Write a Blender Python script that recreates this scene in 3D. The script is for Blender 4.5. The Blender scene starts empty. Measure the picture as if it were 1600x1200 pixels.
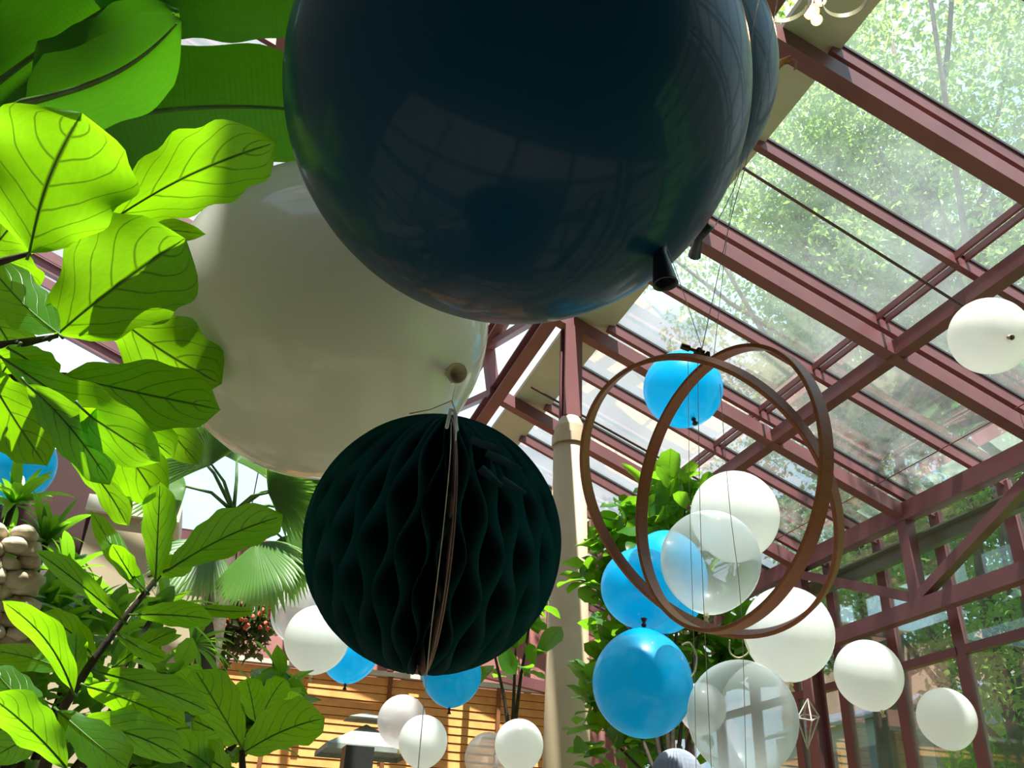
import bpy, math, random
import numpy as np
from mathutils import Vector, Matrix

random.seed(7)
rng = np.random.default_rng(7)
scene = bpy.context.scene
col = scene.collection
PI = math.pi

# ------------------------------------------------------------------ camera
F = 1400.0
EYE = Vector((0, 0, 1.6))
_z = Vector((120, 2500, -1400)).normalized()          # world up seen by the camera
_y = Vector((-530, -759, -1400)); _y = (_y - _z * _y.dot(_z)).normalized()
_x = _y.cross(_z)
W2C = Matrix((( _x[0], _y[0], _z[0]), (_x[1], _y[1], _z[1]), (_x[2], _y[2], _z[2])))
C2W = W2C.transposed()
cam_data = bpy.data.cameras.new('camera')
cam_data.sensor_width = 36.0
cam_data.lens = 36.0 * F / 1600.0
cam_data.clip_start = 0.02
cam_data.clip_end = 500
cam = bpy.data.objects.new('camera', cam_data)
col.objects.link(cam)
cam.matrix_world = Matrix.Translation(EYE) @ C2W.to_4x4()
scene.camera = cam


def ray(px, py):
    return C2W @ Vector((px - 800.0, -(py - 600.0), -F))


def P(px, py, depth):
    return EYE + ray(px, py) * (depth / F)


def PY(px, py, Y):
    r = ray(px, py)
    return EYE + r * (Y / r.y)


def PX(px, py, X):
    r = ray(px, py)
    return EYE + r * (X / r.x)


# ------------------------------------------------------------------ world, sun, exposure
scene.view_settings.view_transform = 'Standard'
scene.view_settings.look = 'None'
scene.view_settings.gamma = 1.0
scene.view_settings.exposure = 0.15
try:
    scene.cycles.transparent_max_bounces = 40
    scene.cycles.max_bounces = 10
    scene.cycles.diffuse_bounces = 5
    scene.cycles.transmission_bounces = 8
    scene.cycles.use_denoising = True
except Exception:
    pass

world = bpy.data.worlds.new('world')
scene.world = world
world.use_nodes = True
nt = world.node_tree
nt.nodes.clear()
wo = nt.nodes.new('ShaderNodeOutputWorld')
bg = nt.nodes.new('ShaderNodeBackground')
tc = nt.nodes.new('ShaderNodeTexCoord')
no = nt.nodes.new('ShaderNodeTexNoise')
no.inputs['Scale'].default_value = 2.2
no.inputs['Detail'].default_value = 6
cr = nt.nodes.new('ShaderNodeValToRGB')
cr.color_ramp.elements[0].position = 0.38
cr.color_ramp.elements[0].color = (0.40, 0.72, 1.0, 1)
cr.color_ramp.elements[1].position = 0.60
cr.color_ramp.elements[1].color = (0.84, 0.95, 1.0, 1)
nt.links.new(tc.outputs['Generated'], no.inputs['Vector'])
nt.links.new(no.outputs['Fac'], cr.inputs['Fac'])
nt.links.new(cr.outputs['Color'], bg.inputs['Color'])
bg.inputs['Strength'].default_value = 1.4
nt.links.new(bg.outputs[0], wo.inputs[0])

SUN_DIR = Vector((-0.06, -0.38, 0.92)).normalized()   # towards the sun
sun = bpy.data.lights.new('sun', 'SUN')
sun.energy = 13.0
sun.angle = math.radians(0.6)
sun.color = (1.0, 0.96, 0.88)
so = bpy.data.objects.new('sun', sun)
col.objects.link(so)
so.rotation_euler = SUN_DIR.to_track_quat('Z', 'Y').to_euler()
so.location = (-6, -6, 14)

# ------------------------------------------------------------------ tags


def tag(o, label=None, cat=None, group=None, kind=None):
    if label: o['label'] = label
    if cat: o['category'] = cat
    if group: o['group'] = group
    if kind: o['kind'] = kind
    return o


def empty(name, loc=(0, 0, 0)):
    o = bpy.data.objects.new(name, None)
    o.location = loc
    o.empty_display_size = 0.05
    col.objects.link(o)
    return o


# ------------------------------------------------------------------ mesh builder
class MB:
    def __init__(s):
        s.v = []; s.f = []; s.uv = []; s.n = 0

    def add(s, verts, faces, uvs=None):
        b = s.n
        s.v.extend([tuple(p) for p in verts])
        for f in faces:
            s.f.append(tuple(i + b for i in f))
        if uvs is None:
            uvs = [(0, 0)] * len(verts)
        s.uv.extend(uvs)
        s.n += len(verts)

    def box(s, c, size, rot=None):
        hx, hy, hz = size[0] / 2, size[1] / 2, size[2] / 2
        vs = [Vector((x, y, z)) for x in (-hx, hx) for y in (-hy, hy) for z in (-hz, hz)]
        if rot is not None:
            vs = [rot @ p for p in vs]
        c = Vector(c)
        s.add([p + c for p in vs], [(0, 1, 3, 2), (4, 6, 7, 5), (0, 4, 5, 1), (2, 3, 7, 6), (0, 2, 6, 4), (1, 5, 7, 3)])

    def beam(s, a, b, w, h, up=Vector((0, 0, 1))):
        """box bar from a to b, w sideways, h along up"""
        a = Vector(a); b = Vector(b)
        d = (b - a).normalized()
        sd = d.cross(up).normalized() * (w / 2)
        u = sd.cross(d).normalized() * (h / 2)
        vs = [p + i * sd + j * u for p in (a, b) for i in (-1, 1) for j in (-1, 1)]
        s.add(vs, [(0, 1, 3, 2), (4, 6, 7, 5), (0, 4, 5, 1), (2, 3, 7, 6), (0, 2, 6, 4), (1, 5, 7, 3)])

    def ibeam(s, a, b, w, h, t=0.02, up=Vector((0, 0, 1))):
        a = Vector(a); b = Vector(b)
        d = (b - a).normalized()
        sd = d.cross(up).normalized()
        u = sd.cross(d).normalized()
        s.beam(a - u * (h / 2 - t / 2), b - u * (h / 2 - t / 2), w, t, u)
        s.beam(a + u * (h / 2 - t / 2), b + u * (h / 2 - t / 2), w, t, u)
        s.beam(a, b, t, h - 2 * t + 0.002, u)

    def tube(s, pts, r, n=8, r2=None, cap=True, closed=False):
        pts = [Vector(p) for p in pts]
        m = len(pts)
        rs = r if isinstance(r, (list, tuple)) else [r + ((r2 if r2 is not None else r) - r) * i / max(1, m - 1) for i in range(m)]
        vs = []
        t0 = (pts[1] - pts[0]).normalized()
        ref = t0.orthogonal().normalized()
        for i, p in enumerate(pts):
            if closed:
                t = (pts[(i + 1) % m] - pts[i - 1]).normalized()
            else:
                t = (pts[min(i + 1, m - 1)] - pts[max(i - 1, 0)]).normalized()
            ref = (ref - t * ref.dot(t))
            ref = ref.normalized() if ref.length > 1e-6 else t.orthogonal().normalized()
            bn = t.cross(ref)
            for k in range(n):
                an = 2 * PI * k / n
                vs.append(p + (ref * math.cos(an) + bn * math.sin(an)) * rs[i])
        fs = []
        for i in range(m if closed else m - 1):
            j = (i + 1) % m
            for k in range(n):
                fs.append((i * n + k, i * n + (k + 1) % n, j * n + (k + 1) % n, j * n + k))
        if cap and not closed:
            fs.append(tuple(reversed(range(n))))
            fs.append(tuple(range((m - 1) * n, m * n)))
        uv = [(k / n, i / m) for i in range(m) for k in range(n)]
        s.add(vs, fs, uv)

    def lathe(s, c, axis, prof, n=32):
        """prof: list of (distance along axis, radius) from c"""
        axis = Vector(axis).normalized()
        a = axis.orthogonal().normalized(); b = axis.cross(a)
        c = Vector(c)
        vs = []; fs = []
        for (h, r) in prof:
            for k in range(n):
                t = 2 * PI * k / n
                vs.append(c + axis * h + (a * math.cos(t) + b * math.sin(t)) * r)
        for i in range(len(prof) - 1):
            for k in range(n):
                fs.append((i * n + k, i * n + (k + 1) % n, (i + 1) * n + (k + 1) % n, (i + 1) * n + k))
        s.add(vs, fs)

    def build(s, name, mat, parent=None, smooth=False, loc=None):
        me = bpy.data.meshes.new(name)
        me.from_pydata(s.v, [], s.f)
        uvl = me.uv_layers.new(name='UVMap')
        uva = np.array(s.uv, dtype=np.float32)
        idx = np.empty(len(me.loops), dtype=np.int32)
        me.loops.foreach_get('vertex_index', idx)
        uvl.data.foreach_set('uv', uva[idx].ravel())
        if smooth:
            me.polygons.foreach_set('use_smooth', [True] * len(me.polygons))
        me.materials.append(mat)
        me.update()
        o = bpy.data.objects.new(name, me)
        col.objects.link(o)
        if parent is not None:
            o.parent = parent
            if loc is None:
                o.location = -Vector(parent.location)
        if loc is not None:
            o.location = loc
        return o


# ------------------------------------------------------------------ materials
def srgb(r, g, b):
    def f(c):
        c /= 255.0
        return c / 12.92 if c <= 0.04045 else ((c + 0.055) / 1.055) ** 2.4
    return (f(r), f(g), f(b), 1)


def new_mat(name):
    m = bpy.data.materials.new(name)
    m.use_nodes = True
    m.node_tree.nodes.clear()
    return m, m.node_tree


def N(t, kind, **kw):
    n = t.nodes.new(kind)
    for k, v in kw.items():
        if k in n.inputs:
            n.inputs[k].default_value = v
        else:
            setattr(n, k, v)
    return n


def mth(t, op, a, b=None, c=None):
    n = t.nodes.new('ShaderNodeMath')
    n.operation = op
    for i, v in enumerate((a, b, c)):
        if v is None: continue
        if isinstance(v, (int, float)):
            n.inputs[i].default_value = v
        else:
            t.links.new(v, n.inputs[i])
    return n.outputs[0]


def mixc(t, fac, a, b):
    n = t.nodes.new('ShaderNodeMix')
    n.data_type = 'RGBA'
    for sock, v in ((n.inputs[0], fac), (n.inputs[6], a), (n.inputs[7], b)):
        if isinstance(v, (int, float, tuple)):
            sock.default_value = v
        else:
            t.links.new(v, sock)
    return n.outputs[2]


def plain(name, c1, c2=None, rough=0.5, scale=6.0, metal=0.0, bump=0.0, coat=0.0, detail=5):
    m, t = new_mat(name)
    out = N(t, 'ShaderNodeOutputMaterial')
    b = N(t, 'ShaderNodeBsdfPrincipled', Roughness=rough, Metallic=metal)
    b.inputs['Coat Weight'].default_value = coat
    tcn = N(t, 'ShaderNodeTexCoord')
    ns = N(t, 'ShaderNodeTexNoise', Scale=scale, Detail=detail)
    t.links.new(tcn.outputs['Object'], ns.inputs['Vector'])
    c2 = c2 or tuple(x * 0.82 for x in c1[:3]) + (1,)
    f = mth(t, 'MULTIPLY_ADD', ns.outputs['Fac'], 2.2, -0.6)
    cl = N(t, 'ShaderNodeClamp'); t.links.new(f, cl.inputs[0])
    t.links.new(mixc(t, cl.outputs[0], c1, c2), b.inputs['Base Color'])
    if bump:
        bp = N(t, 'ShaderNodeBump', Strength=bump, Distance=0.02)
        t.links.new(ns.outputs['Fac'], bp.inputs['Height'])
        t.links.new(bp.outputs[0], b.inputs['Normal'])
    t.links.new(b.outputs[0], out.inputs[0])
    return m


M = {}
M['steel'] = plain('oxide_red_steel', (0.20, 0.074, 0.08, 1), (0.15, 0.054, 0.06, 1), 0.42, 3.0)
M['cream'] = plain('cream_paint', srgb(186, 168, 140), srgb(172, 152, 124), 0.6, 1.5)
M['gutter'] = plain('grey_green_gutter', srgb(196, 196, 176), srgb(176, 178, 160), 0.5, 2.0)
M['greygreen'] = plain('grey_green_metal', srgb(130, 142, 130), srgb(110, 122, 112), 0.45, 2.0)
M['black'] = plain('dark_metal', (0.02, 0.018, 0.018, 1), (0.035, 0.03, 0.03, 1), 0.4, 8)
M['brown_rod'] = plain('brown_rod', (0.06, 0.03, 0.025, 1), (0.09, 0.045, 0.035, 1), 0.4, 8)
M['floor'] = plain('brown_stone_floor', srgb(128, 118, 102), srgb(92, 84, 72), 0.6, 1.2)
M['lawn'] = plain('lawn', srgb(110, 170, 50), srgb(60, 120, 30), 0.9, 2.5)
M['string'] = plain('silver_thread', srgb(200, 195, 185), srgb(150, 145, 135), 0.35, 40)
M['wood'] = None
M['umbrella'] = plain('grey_canvas', srgb(150, 155, 148), srgb(128, 134, 128), 0.8, 10)
M['stone'] = plain('pale_stone', srgb(225, 212, 188), srgb(150, 130, 108), 0.9, 14, bump=0.6)
M['darkpane'] = plain('dark_window', (0.03, 0.045, 0.045, 1), (0.02, 0.03, 0.03, 1), 0.08, 1)
M['gasket'] = plain('dark_gasket', (0.05, 0.035, 0.04, 1), (0.035, 0.025, 0.03, 1), 0.5, 5)
M['darkgreen'] = plain('dark_planting_wall', srgb(70, 84, 56), srgb(40, 52, 32), 0.9, 1.6)  # dark mottled foliage green
M['darkbrown'] = plain('dark_brown_panel', srgb(70, 32, 30), srgb(50, 22, 22), 0.6, 2)
M['bark'] = plain('bark', srgb(96, 84, 70), srgb(58, 48, 40), 0.95, 14, bump=0.8)
M['stem'] = plain('dark_stem', srgb(62, 48, 32), srgb(36, 28, 20), 0.8, 30, bump=0.3)
M['greenstem'] = plain('green_stem', srgb(80, 120, 40), srgb(50, 84, 26), 0.5, 20)
M['roofgrey'] = plain('grey_roof', srgb(125, 130, 142), srgb(92, 98, 108), 0.7, 5)
M['white_band'] = plain('off_white_band', srgb(225, 220, 205), srgb(205, 198, 184), 0.5, 5)
M['ribbon'] = plain('tan_ribbon', srgb(190, 180, 140), srgb(160, 150, 112), 0.4, 20)
M['knot_dark'] = plain('dark_knot', (0.01, 0.012, 0.02, 1), (0.02, 0.025, 0.04, 1), 0.4, 20)
M['knot_brown'] = plain('white_latex_neck', srgb(190, 176, 146), srgb(160, 146, 118), 0.4, 30)
M['knot_cream'] = plain('cream_latex_neck', srgb(232, 222, 180), srgb(210, 196, 140), 0.4, 30)
M['knot_blue'] = plain('blue_latex_neck', srgb(0, 70, 140), srgb(0, 50, 110), 0.35, 30)
M['brass'] = plain('aged_brass', (0.12, 0.075, 0.03, 1), (0.06, 0.035, 0.015, 1), 0.35, 40, metal=0.8)
M['orange_flower'] = plain('orange_petals', srgb(225, 90, 50), srgb(180, 50, 30), 0.6, 20)
M['box_black'] = plain('black_plastic', (0.012, 0.012, 0.012, 1), (0.02, 0.02, 0.02, 1), 0.5, 10)
M['card'] = plain('cardboard_edge', srgb(150, 120, 110), srgb(110, 84, 76), 0.8, 20)


def wood_mat():
    m, t = new_mat('varnished_hoop_wood')
    out = N(t, 'ShaderNodeOutputMaterial')
    b = N(t, 'ShaderNodeBsdfPrincipled', Roughness=0.45)
    uv = N(t, 'ShaderNodeUVMap')
    mp = N(t, 'ShaderNodeMapping'); mp.inputs['Scale'].default_value = (60, 6, 1)
    t.links.new(uv.outputs[0], mp.inputs[0])
    ns = N(t, 'ShaderNodeTexNoise', Scale=1.0, Detail=6)
    mp.inputs['Scale'].default_value = (14, 40, 1)
    t.links.new(mp.outputs[0], ns.inputs['Vector'])
    t.links.new(mixc(t, ns.outputs['Fac'], srgb(182, 112, 74), srgb(126, 74, 48)), b.inputs['Base Color'])
    t.links.new(b.outputs[0], out.inputs[0])
    return m


M['wood'] = wood_mat()


def glass_mat(name, dust=0.13, tint=(0.93, 0.97, 0.96, 1)):
    m, t = new_mat(name)
    out = N(t, 'ShaderNodeOutputMaterial')
    tr = N(t, 'ShaderNodeBsdfTransparent', Color=tint)
    gl = N(t, 'ShaderNodeBsdfGlossy', Roughness=0.02)
    gl.inputs['Color'].default_value = (1, 1, 1, 1)
    lw = N(t, 'ShaderNodeLayerWeight', Blend=0.25)
    f = mth(t, 'MULTIPLY', lw.outputs['Fresnel'], 0.6)
    mx = N(t, 'ShaderNodeMixShader')
    t.links.new(f, mx.inputs[0]); t.links.new(tr.outputs[0], mx.inputs[1]); t.links.new(gl.outputs[0], mx.inputs[2])
    # dust film lying on the pane, patchy
    du = N(t, 'ShaderNodeBsdfTranslucent'); du.inputs['Color'].default_value = (0.85, 0.93, 0.95, 1)
    tcn = N(t, 'ShaderNodeTexCoord')
    ns = N(t, 'ShaderNodeTexNoise', Scale=0.9, Detail=8, Roughness=0.65)
    t.links.new(tcn.outputs['Object'], ns.inputs['Vector'])
    ff = mth(t, 'MULTIPLY_ADD', ns.outputs['Fac'], dust * 3.2, -dust * 0.6)
    cl = N(t, 'ShaderNodeClamp'); t.links.new(ff, cl.inputs[0])
    cl.inputs['Min'].default_value = 0.02
    mx2 = N(t, 'ShaderNodeMixShader')
    t.links.new(cl.outputs[0], mx2.inputs[0]); t.links.new(mx.outputs[0], mx2.inputs[1]); t.links.new(du.outputs[0], mx2.inputs[2])
    t.links.new(mx2.outputs[0], out.inputs[0])
    return m


M['roof_glass'] = glass_mat('dusty_roof_glass', 0.045)
M['wall_glass'] = glass_mat('wall_glass', 0.03)


def balloon_mat(name, colr, transl, clear=0.0, rough=0.12, tcol=None, coat=0.6, spec=0.5):
    m, t = new_mat(name)
    out = N(t, 'ShaderNodeOutputMaterial')
    b = N(t, 'ShaderNodeBsdfPrincipled', Roughness=0.35)
    b.inputs['Base Color'].default_value = colr
    b.inputs['Coat Weight'].default_value = coat
    b.inputs['Specular IOR Level'].default_value = spec
    b.inputs['Coat Roughness'].default_value = rough
    tl = N(t, 'ShaderNodeBsdfTranslucent'); tl.inputs['Color'].default_value = tcol or colr
    tcn = N(t, 'ShaderNodeTexCoord')
    ns = N(t, 'ShaderNodeTexNoise', Scale=7.0, Detail=3)
    t.links.new(tcn.outputs['Object'], ns.inputs['Vector'])
    f = mth(t, 'MULTIPLY_ADD', ns.outputs['Fac'], 0.12, transl - 0.06)
    mx = N(t, 'ShaderNodeMixShader')
    t.links.new(f, mx.inputs[0]); t.links.new(b.outputs[0], mx.inputs[1]); t.links.new(tl.outputs[0], mx.inputs[2])
    last = mx.outputs[0]
    if clear > 0:
        tr = N(t, 'ShaderNodeBsdfTransparent'); tr.inputs['Color'].default_value = (0.96, 0.98, 0.98, 1)
        lw = N(t, 'ShaderNodeLayerWeight', Blend=0.35)
        k = mth(t, 'MULTIPLY_ADD', lw.outputs['Facing'], -clear * 0.9, clear)
        m2 = N(t, 'ShaderNodeMixShader')
        t.links.new(k, m2.inputs[0]); t.links.new(last, m2.inputs[1]); t.links.new(tr.outputs[0], m2.inputs[2])
        last = m2.outputs[0]
    t.links.new(last, out.inputs[0])
    return m


M['b_navy'] = balloon_mat('navy_latex', (0.004, 0.05, 0.11, 1), 0.22, rough=0.06, tcol=(0.01, 0.16, 0.30, 1), coat=0.15, spec=0.12)
M['b_bigwhite'] = balloon_mat('ivory_latex', (0.86, 0.83, 0.74, 1), 0.36, rough=0.08, tcol=(0.7, 0.68, 0.58, 1), coat=0.8)
M['b_blue'] = balloon_mat('azure_latex', (0.0, 0.50, 0.95, 1), 0.6, clear=0.06, tcol=(0.0, 0.72, 1.0, 1))
M['b_white'] = balloon_mat('white_latex', (0.88, 0.89, 0.89, 1), 0.55, clear=0.05, tcol=(0.93, 0.93, 0.9, 1))
M['b_clear'] = balloon_mat('frosted_clear_latex', (0.80, 0.84, 0.84, 1), 0.45, clear=0.72, tcol=(0.85, 0.9, 0.9, 1))
M['b_pearl'] = balloon_mat('pearl_latex', (0.82, 0.78, 0.80, 1), 0.5, clear=0.42, tcol=(0.9, 0.84, 0.86, 1))


def leaf_mat(name, dif, trans, nv=7.0, slope=1.5, vein=0.8, tf=0.5, rough=0.35, vw=0.05, var=0.25, wob_=0.10):
    """leaf skin: u -1..1 across, v 0..1 along; darker midrib and side veins"""
    m, t = new_mat(name)
    out = N(t, 'ShaderNodeOutputMaterial')
    b = N(t, 'ShaderNodeBsdfPrincipled', Roughness=rough)
    b.inputs['Specular IOR Level'].default_value = 0.45
    tl = N(t, 'ShaderNodeBsdfTranslucent')
    uv = N(t, 'ShaderNodeUVMap')
    sp = N(t, 'ShaderNodeSeparateXYZ'); t.links.new(uv.outputs[0], sp.inputs[0])
    au = mth(t, 'ABSOLUTE', sp.outputs[0])
    ns0 = N(t, 'ShaderNodeTexNoise', Scale=1.6, Detail=2)
    t.links.new(uv.outputs[0], ns0.inputs['Vector'])
    wob = mth(t, 'MULTIPLY_ADD', ns0.outputs['Fac'], wob_, -wob_ / 2)
    au2 = mth(t, 'POWER', au, 1.35)
    ph = mth(t, 'MULTIPLY_ADD', au2, -slope / nv * 1.6, mth(t, 'ADD', sp.outputs[1], wob))
    fr = mth(t, 'FRACT', mth(t, 'MULTIPLY', ph, nv))
    d = mth(t, 'ABSOLUTE', mth(t, 'SUBTRACT', fr, 0.5))
    wv = mth(t, 'MULTIPLY_ADD', au, -vw * nv * 0.10, vw * nv * 0.16)
    side = N(t, 'ShaderNodeMapRange', interpolation_type='SMOOTHSTEP')
    t.links.new(d, side.inputs['Value'])
    side.inputs['From Min'].default_value = 0.0
    t.links.new(wv, side.inputs['From Max'])
    side.inputs['To Min'].default_value = 1.0; side.inputs['To Max'].default_value = 0.0
    mid = N(t, 'ShaderNodeMapRange', interpolation_type='SMOOTHSTEP')
    t.links.new(au, mid.inputs['Value'])
    mid.inputs['From Min'].default_value = 0.012; mid.inputs['From Max'].default_value = 0.055
    mid.inputs['To Min'].default_value = 1.0; mid.inputs['To Max'].default_value = 0.0
    vn = mth(t, 'MAXIMUM', mth(t, 'MULTIPLY', side.outputs[0], 0.75), mid.outputs[0])
    vn = mth(t, 'MULTIPLY', vn, vein)
    ns = N(t, 'ShaderNodeTexNoise', Scale=14.0, Detail=4)
    t.links.new(uv.outputs[0], ns.inputs['Vector'])
    oi = N(t, 'ShaderNodeObjectInfo')
    br = mth(t, 'ADD', mth(t, 'MULTIPLY_ADD', ns.outputs['Fac'], 0.30, 0.85 - var / 2), mth(t, 'MULTIPLY', oi.outputs['Random'], var))
    def shade(c, dark):
        cc = mixc(t, vn, c, dark)
        mm = N(t, 'ShaderNodeVectorMath', operation='SCALE')
        t.links.new(cc, mm.inputs[0]); t.links.new(br, mm.inputs['Scale'])
        return mm.outputs[0]
    t.links.new(shade(dif, tuple(min(1, x * 1.3 + 0.02) for x in dif[:3]) + (1,)), b.inputs['Base Color'])
    t.links.new(shade(trans, tuple(x * 0.13 for x in trans[:3]) + (1,)), tl.inputs['Color'])
    bp = N(t, 'ShaderNodeBump', Strength=0.35, Distance=0.004)
    t.links.new(vn, bp.inputs['Height']); t.links.new(bp.outputs[0], b.inputs['Normal'])
    mx = N(t, 'ShaderNodeMixShader'); mx.inputs[0].default_value = tf
    t.links.new(b.outputs[0], mx.inputs[1]); t.links.new(tl.outputs[0], mx.inputs[2])
    t.links.new(mx.outputs[0], out.inputs[0])
    return m


M['fig'] = leaf_mat('fiddle_leaf', (0.03, 0.12, 0.015, 1), (0.40, 0.86, 0.005, 1), nv=5.5, tf=0.5, vw=0.11, vein=0.95, var=0.5)
M['banana'] = leaf_mat('banana_leaf', (0.02, 0.09, 0.012, 1), (0.10, 0.40, 0.004, 1), nv=60, slope=0.2, vein=0.3, tf=0.4, vw=0.02, wob_=0.0)
M['bush'] = leaf_mat('shrub_leaf', (0.04, 0.15, 0.02, 1), (0.30, 0.66, 0.02, 1), nv=6, vein=0.5, tf=0.45)
M['palm'] = leaf_mat('palm_leaf', (0.10, 0.22, 0.04, 1), (0.40, 0.72, 0.10, 1), nv=2, vein=0.3, tf=0.4)
M['outer'] = leaf_mat('tree_leaf', (0.16, 0.26, 0.06, 1), (0.42, 0.62, 0.14, 1), nv=3, vein=0.2, tf=0.45, var=0.1)
M['fern'] = leaf_mat('basket_leaf', (0.07, 0.09, 0.03, 1), (0.25, 0.3, 0.06, 1), nv=3, vein=0.2, tf=0.35)


def brick_mat():
    m, t = new_mat('pink_brick')
    out = N(t, 'ShaderNodeOutputMaterial')
    b = N(t, 'ShaderNodeBsdfPrincipled', Roughness=0.85)
    tcn = N(t, 'ShaderNodeTexCoord')
    sp = N(t, 'ShaderNodeSeparateXYZ'); t.links.new(tcn.outputs['Object'], sp.inputs[0])
    cb = N(t, 'ShaderNodeCombineXYZ')
    t.links.new(mth(t, 'ADD', sp.outputs[1], sp.outputs[0]), cb.inputs[0]); t.links.new(sp.outputs[2], cb.inputs[1])
    br = N(t, 'ShaderNodeTexBrick', Scale=3.2)
    br.inputs['Color1'].default_value = srgb(205, 150, 130)
    br.inputs['Color2'].default_value = srgb(188, 132, 114)
    br.inputs['Mortar'].default_value = srgb(214, 186, 170)
    br.inputs['Mortar Size'].default_value = 0.012
    t.links.new(cb.outputs[0], br.inputs['Vector'])
    t.links.new(br.outputs['Color'], b.inputs['Base Color'])
    t.links.new(b.outputs[0], out.inputs[0])
    return m


M['brick'] = brick_mat()
M['slat'] = plain('honey_wood_slat', srgb(244, 178, 104), srgb(222, 146, 76), 0.55, 4.0)
M['slatback'] = plain('wood_backing', srgb(150, 92, 48), srgb(118, 70, 36), 0.8, 3.0)
M['pinkwall'] = plain('rose_plaster', srgb(190, 130, 124), srgb(164, 104, 100), 0.8, 1.2)


def emis(name, c, s):
    m, t = new_mat(name)
    out = N(t, 'ShaderNodeOutputMaterial')
    e = N(t, 'ShaderNodeEmission', Strength=s); e.inputs[0].default_value = c
    t.links.new(e.outputs[0], out.inputs[0])
    return m


M['bulb'] = emis('warm_bulb', (1.0, 0.55, 0.2, 1), 40)


def tissue_mat():
    m, t = new_mat('dark_teal_tissue')
    out = N(t, 'ShaderNodeOutputMaterial')
    b = N(t, 'ShaderNodeBsdfPrincipled', Roughness=0.7)
    tcn = N(t, 'ShaderNodeTexCoord')
    ns = N(t, 'ShaderNodeTexNoise', Scale=30, Detail=4)
    t.links.new(tcn.outputs['Object'], ns.inputs['Vector'])
    t.links.new(mixc(t, ns.outputs['Fac'], (0.001, 0.032, 0.036, 1), (0.002, 0.05, 0.054, 1)), b.inputs['Base Color'])
    tl = N(t, 'ShaderNodeBsdfTranslucent'); tl.inputs[0].default_value = (0.004, 0.10, 0.10, 1)
    mx = N(t, 'ShaderNodeMixShader'); mx.inputs[0].default_value = 0.4
    t.links.new(b.outputs[0], mx.inputs[1]); t.links.new(tl.outputs[0], mx.inputs[2])
    t.links.new(mx.outputs[0], out.inputs[0])
    return m


M['tissue'] = tissue_mat()

# ------------------------------------------------------------------ setting
SL = 0.385                       # roof slope
EX = 7.0; EZ = 3.73 + 1.6        # eave


def rz(x, dz=0.0):               # height of the main rafters' underside at x
    return EZ + SL * (EX - x) + dz


def struct(name, mb, mat, parent=None):
    o = mb.build(name, mat, parent)
    if parent is None:
        o['kind'] = 'structure'
    return o


def setting(name):
    o = empty(name)
    o['kind'] = 'structure'
    return o


b = MB(); b.box((0, 5, -0.1), (60, 60, 0.2)); struct('floor', b, M['floor'])
b = MB(); b.box((27, 12, -0.02), (38.5, 60, 0.12)); struct('trim_lawn', b, M['lawn'])

ceiling = setting('ceiling')
YM = [-2.36, -0.36, 1.64, 3.64, 5.64, 7.64, 9.64, 11.64, 13.64]
YG = [-3.38 + k for k in range(0, 20)]
UP = Vector((SL, 0, 1)).normalized()
X0 = 2.75                       # ridge side truss
for y in YM:
    b = MB()
    b.beam((X0, y, rz(X0, 0.075)), (EX + 0.1, y, rz(EX + 0.1, 0.075)), 0.13, 0.15, UP)
    struct('rafter', b, M['steel'], ceiling)
for y in YG:
    b = MB()
    x0, x1 = 3.42, 7.45
    dz = 0.33
    b.beam((x0, y, rz(x0, dz - 0.02)), (x1, y, rz(x1, dz - 0.02)), 0.06, 0.12, UP)
    struct('glazing_bar', b, M['steel'], ceiling)
    b = MB(); b.beam((x0, y, rz(x0, dz + 0.055)), (x1, y, rz(x1, dz + 0.055)), 0.085, 0.028, UP)
    struct('gasket', b, M['gasket'], ceiling)
# purlins
b = MB(); b.beam((5.40, -4, rz(5.4, 0.08)), (5.40, 16, rz(5.4, 0.08)), 0.13, 0.15); struct('purlin', b, M['steel'], ceiling)
b = MB()
for dx in (-0.05, 0.05):
    b.beam((5.28 + dx, -4, rz(5.28, 0.35)), (5.28 + dx, 16, rz(5.28, 0.35)), 0.028, 0.06)
struct('glazing_crossbar', b, M['steel'], ceiling)
b = MB(); b.beam((EX, -4, rz(EX, 0.08)), (EX, 16, rz(EX, 0.08)), 0.14, 0.20); struct('eave_beam', b, M['steel'], ceiling)
# thin wire along the lower panes
b = MB(); b.tube([(6.65, -4, rz(6.65, 0.22)), (6.65, 16, rz(6.65, 0.22))], 0.006, 6); struct('roof_wire', b, M['steel'], ceiling)
# panes
for i in range(len(YG) - 1):
    for (xa, xb) in ((3.45, 5.28), (5.28, 7.42)):
        b = MB()
        ya, yb = YG[i] + 0.03, YG[i + 1] - 0.03
        ym = (ya + yb) / 2
        b.beam((xa + 0.01, ym, rz(xa + 0.01, 0.395)), (xb - 0.01, ym, rz(xb - 0.01, 0.395)), yb - ya, 0.008, UP)
        struct('glass_pane', b, M['roof_glass'], ceiling)
# grey gutter panel beside the ridge
b = MB(); b.box((3.24, 6, rz(3.24, 0.27)), (0.50, 20, 0.05))
struct('gutter', b, M['gutter'], ceiling)
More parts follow.
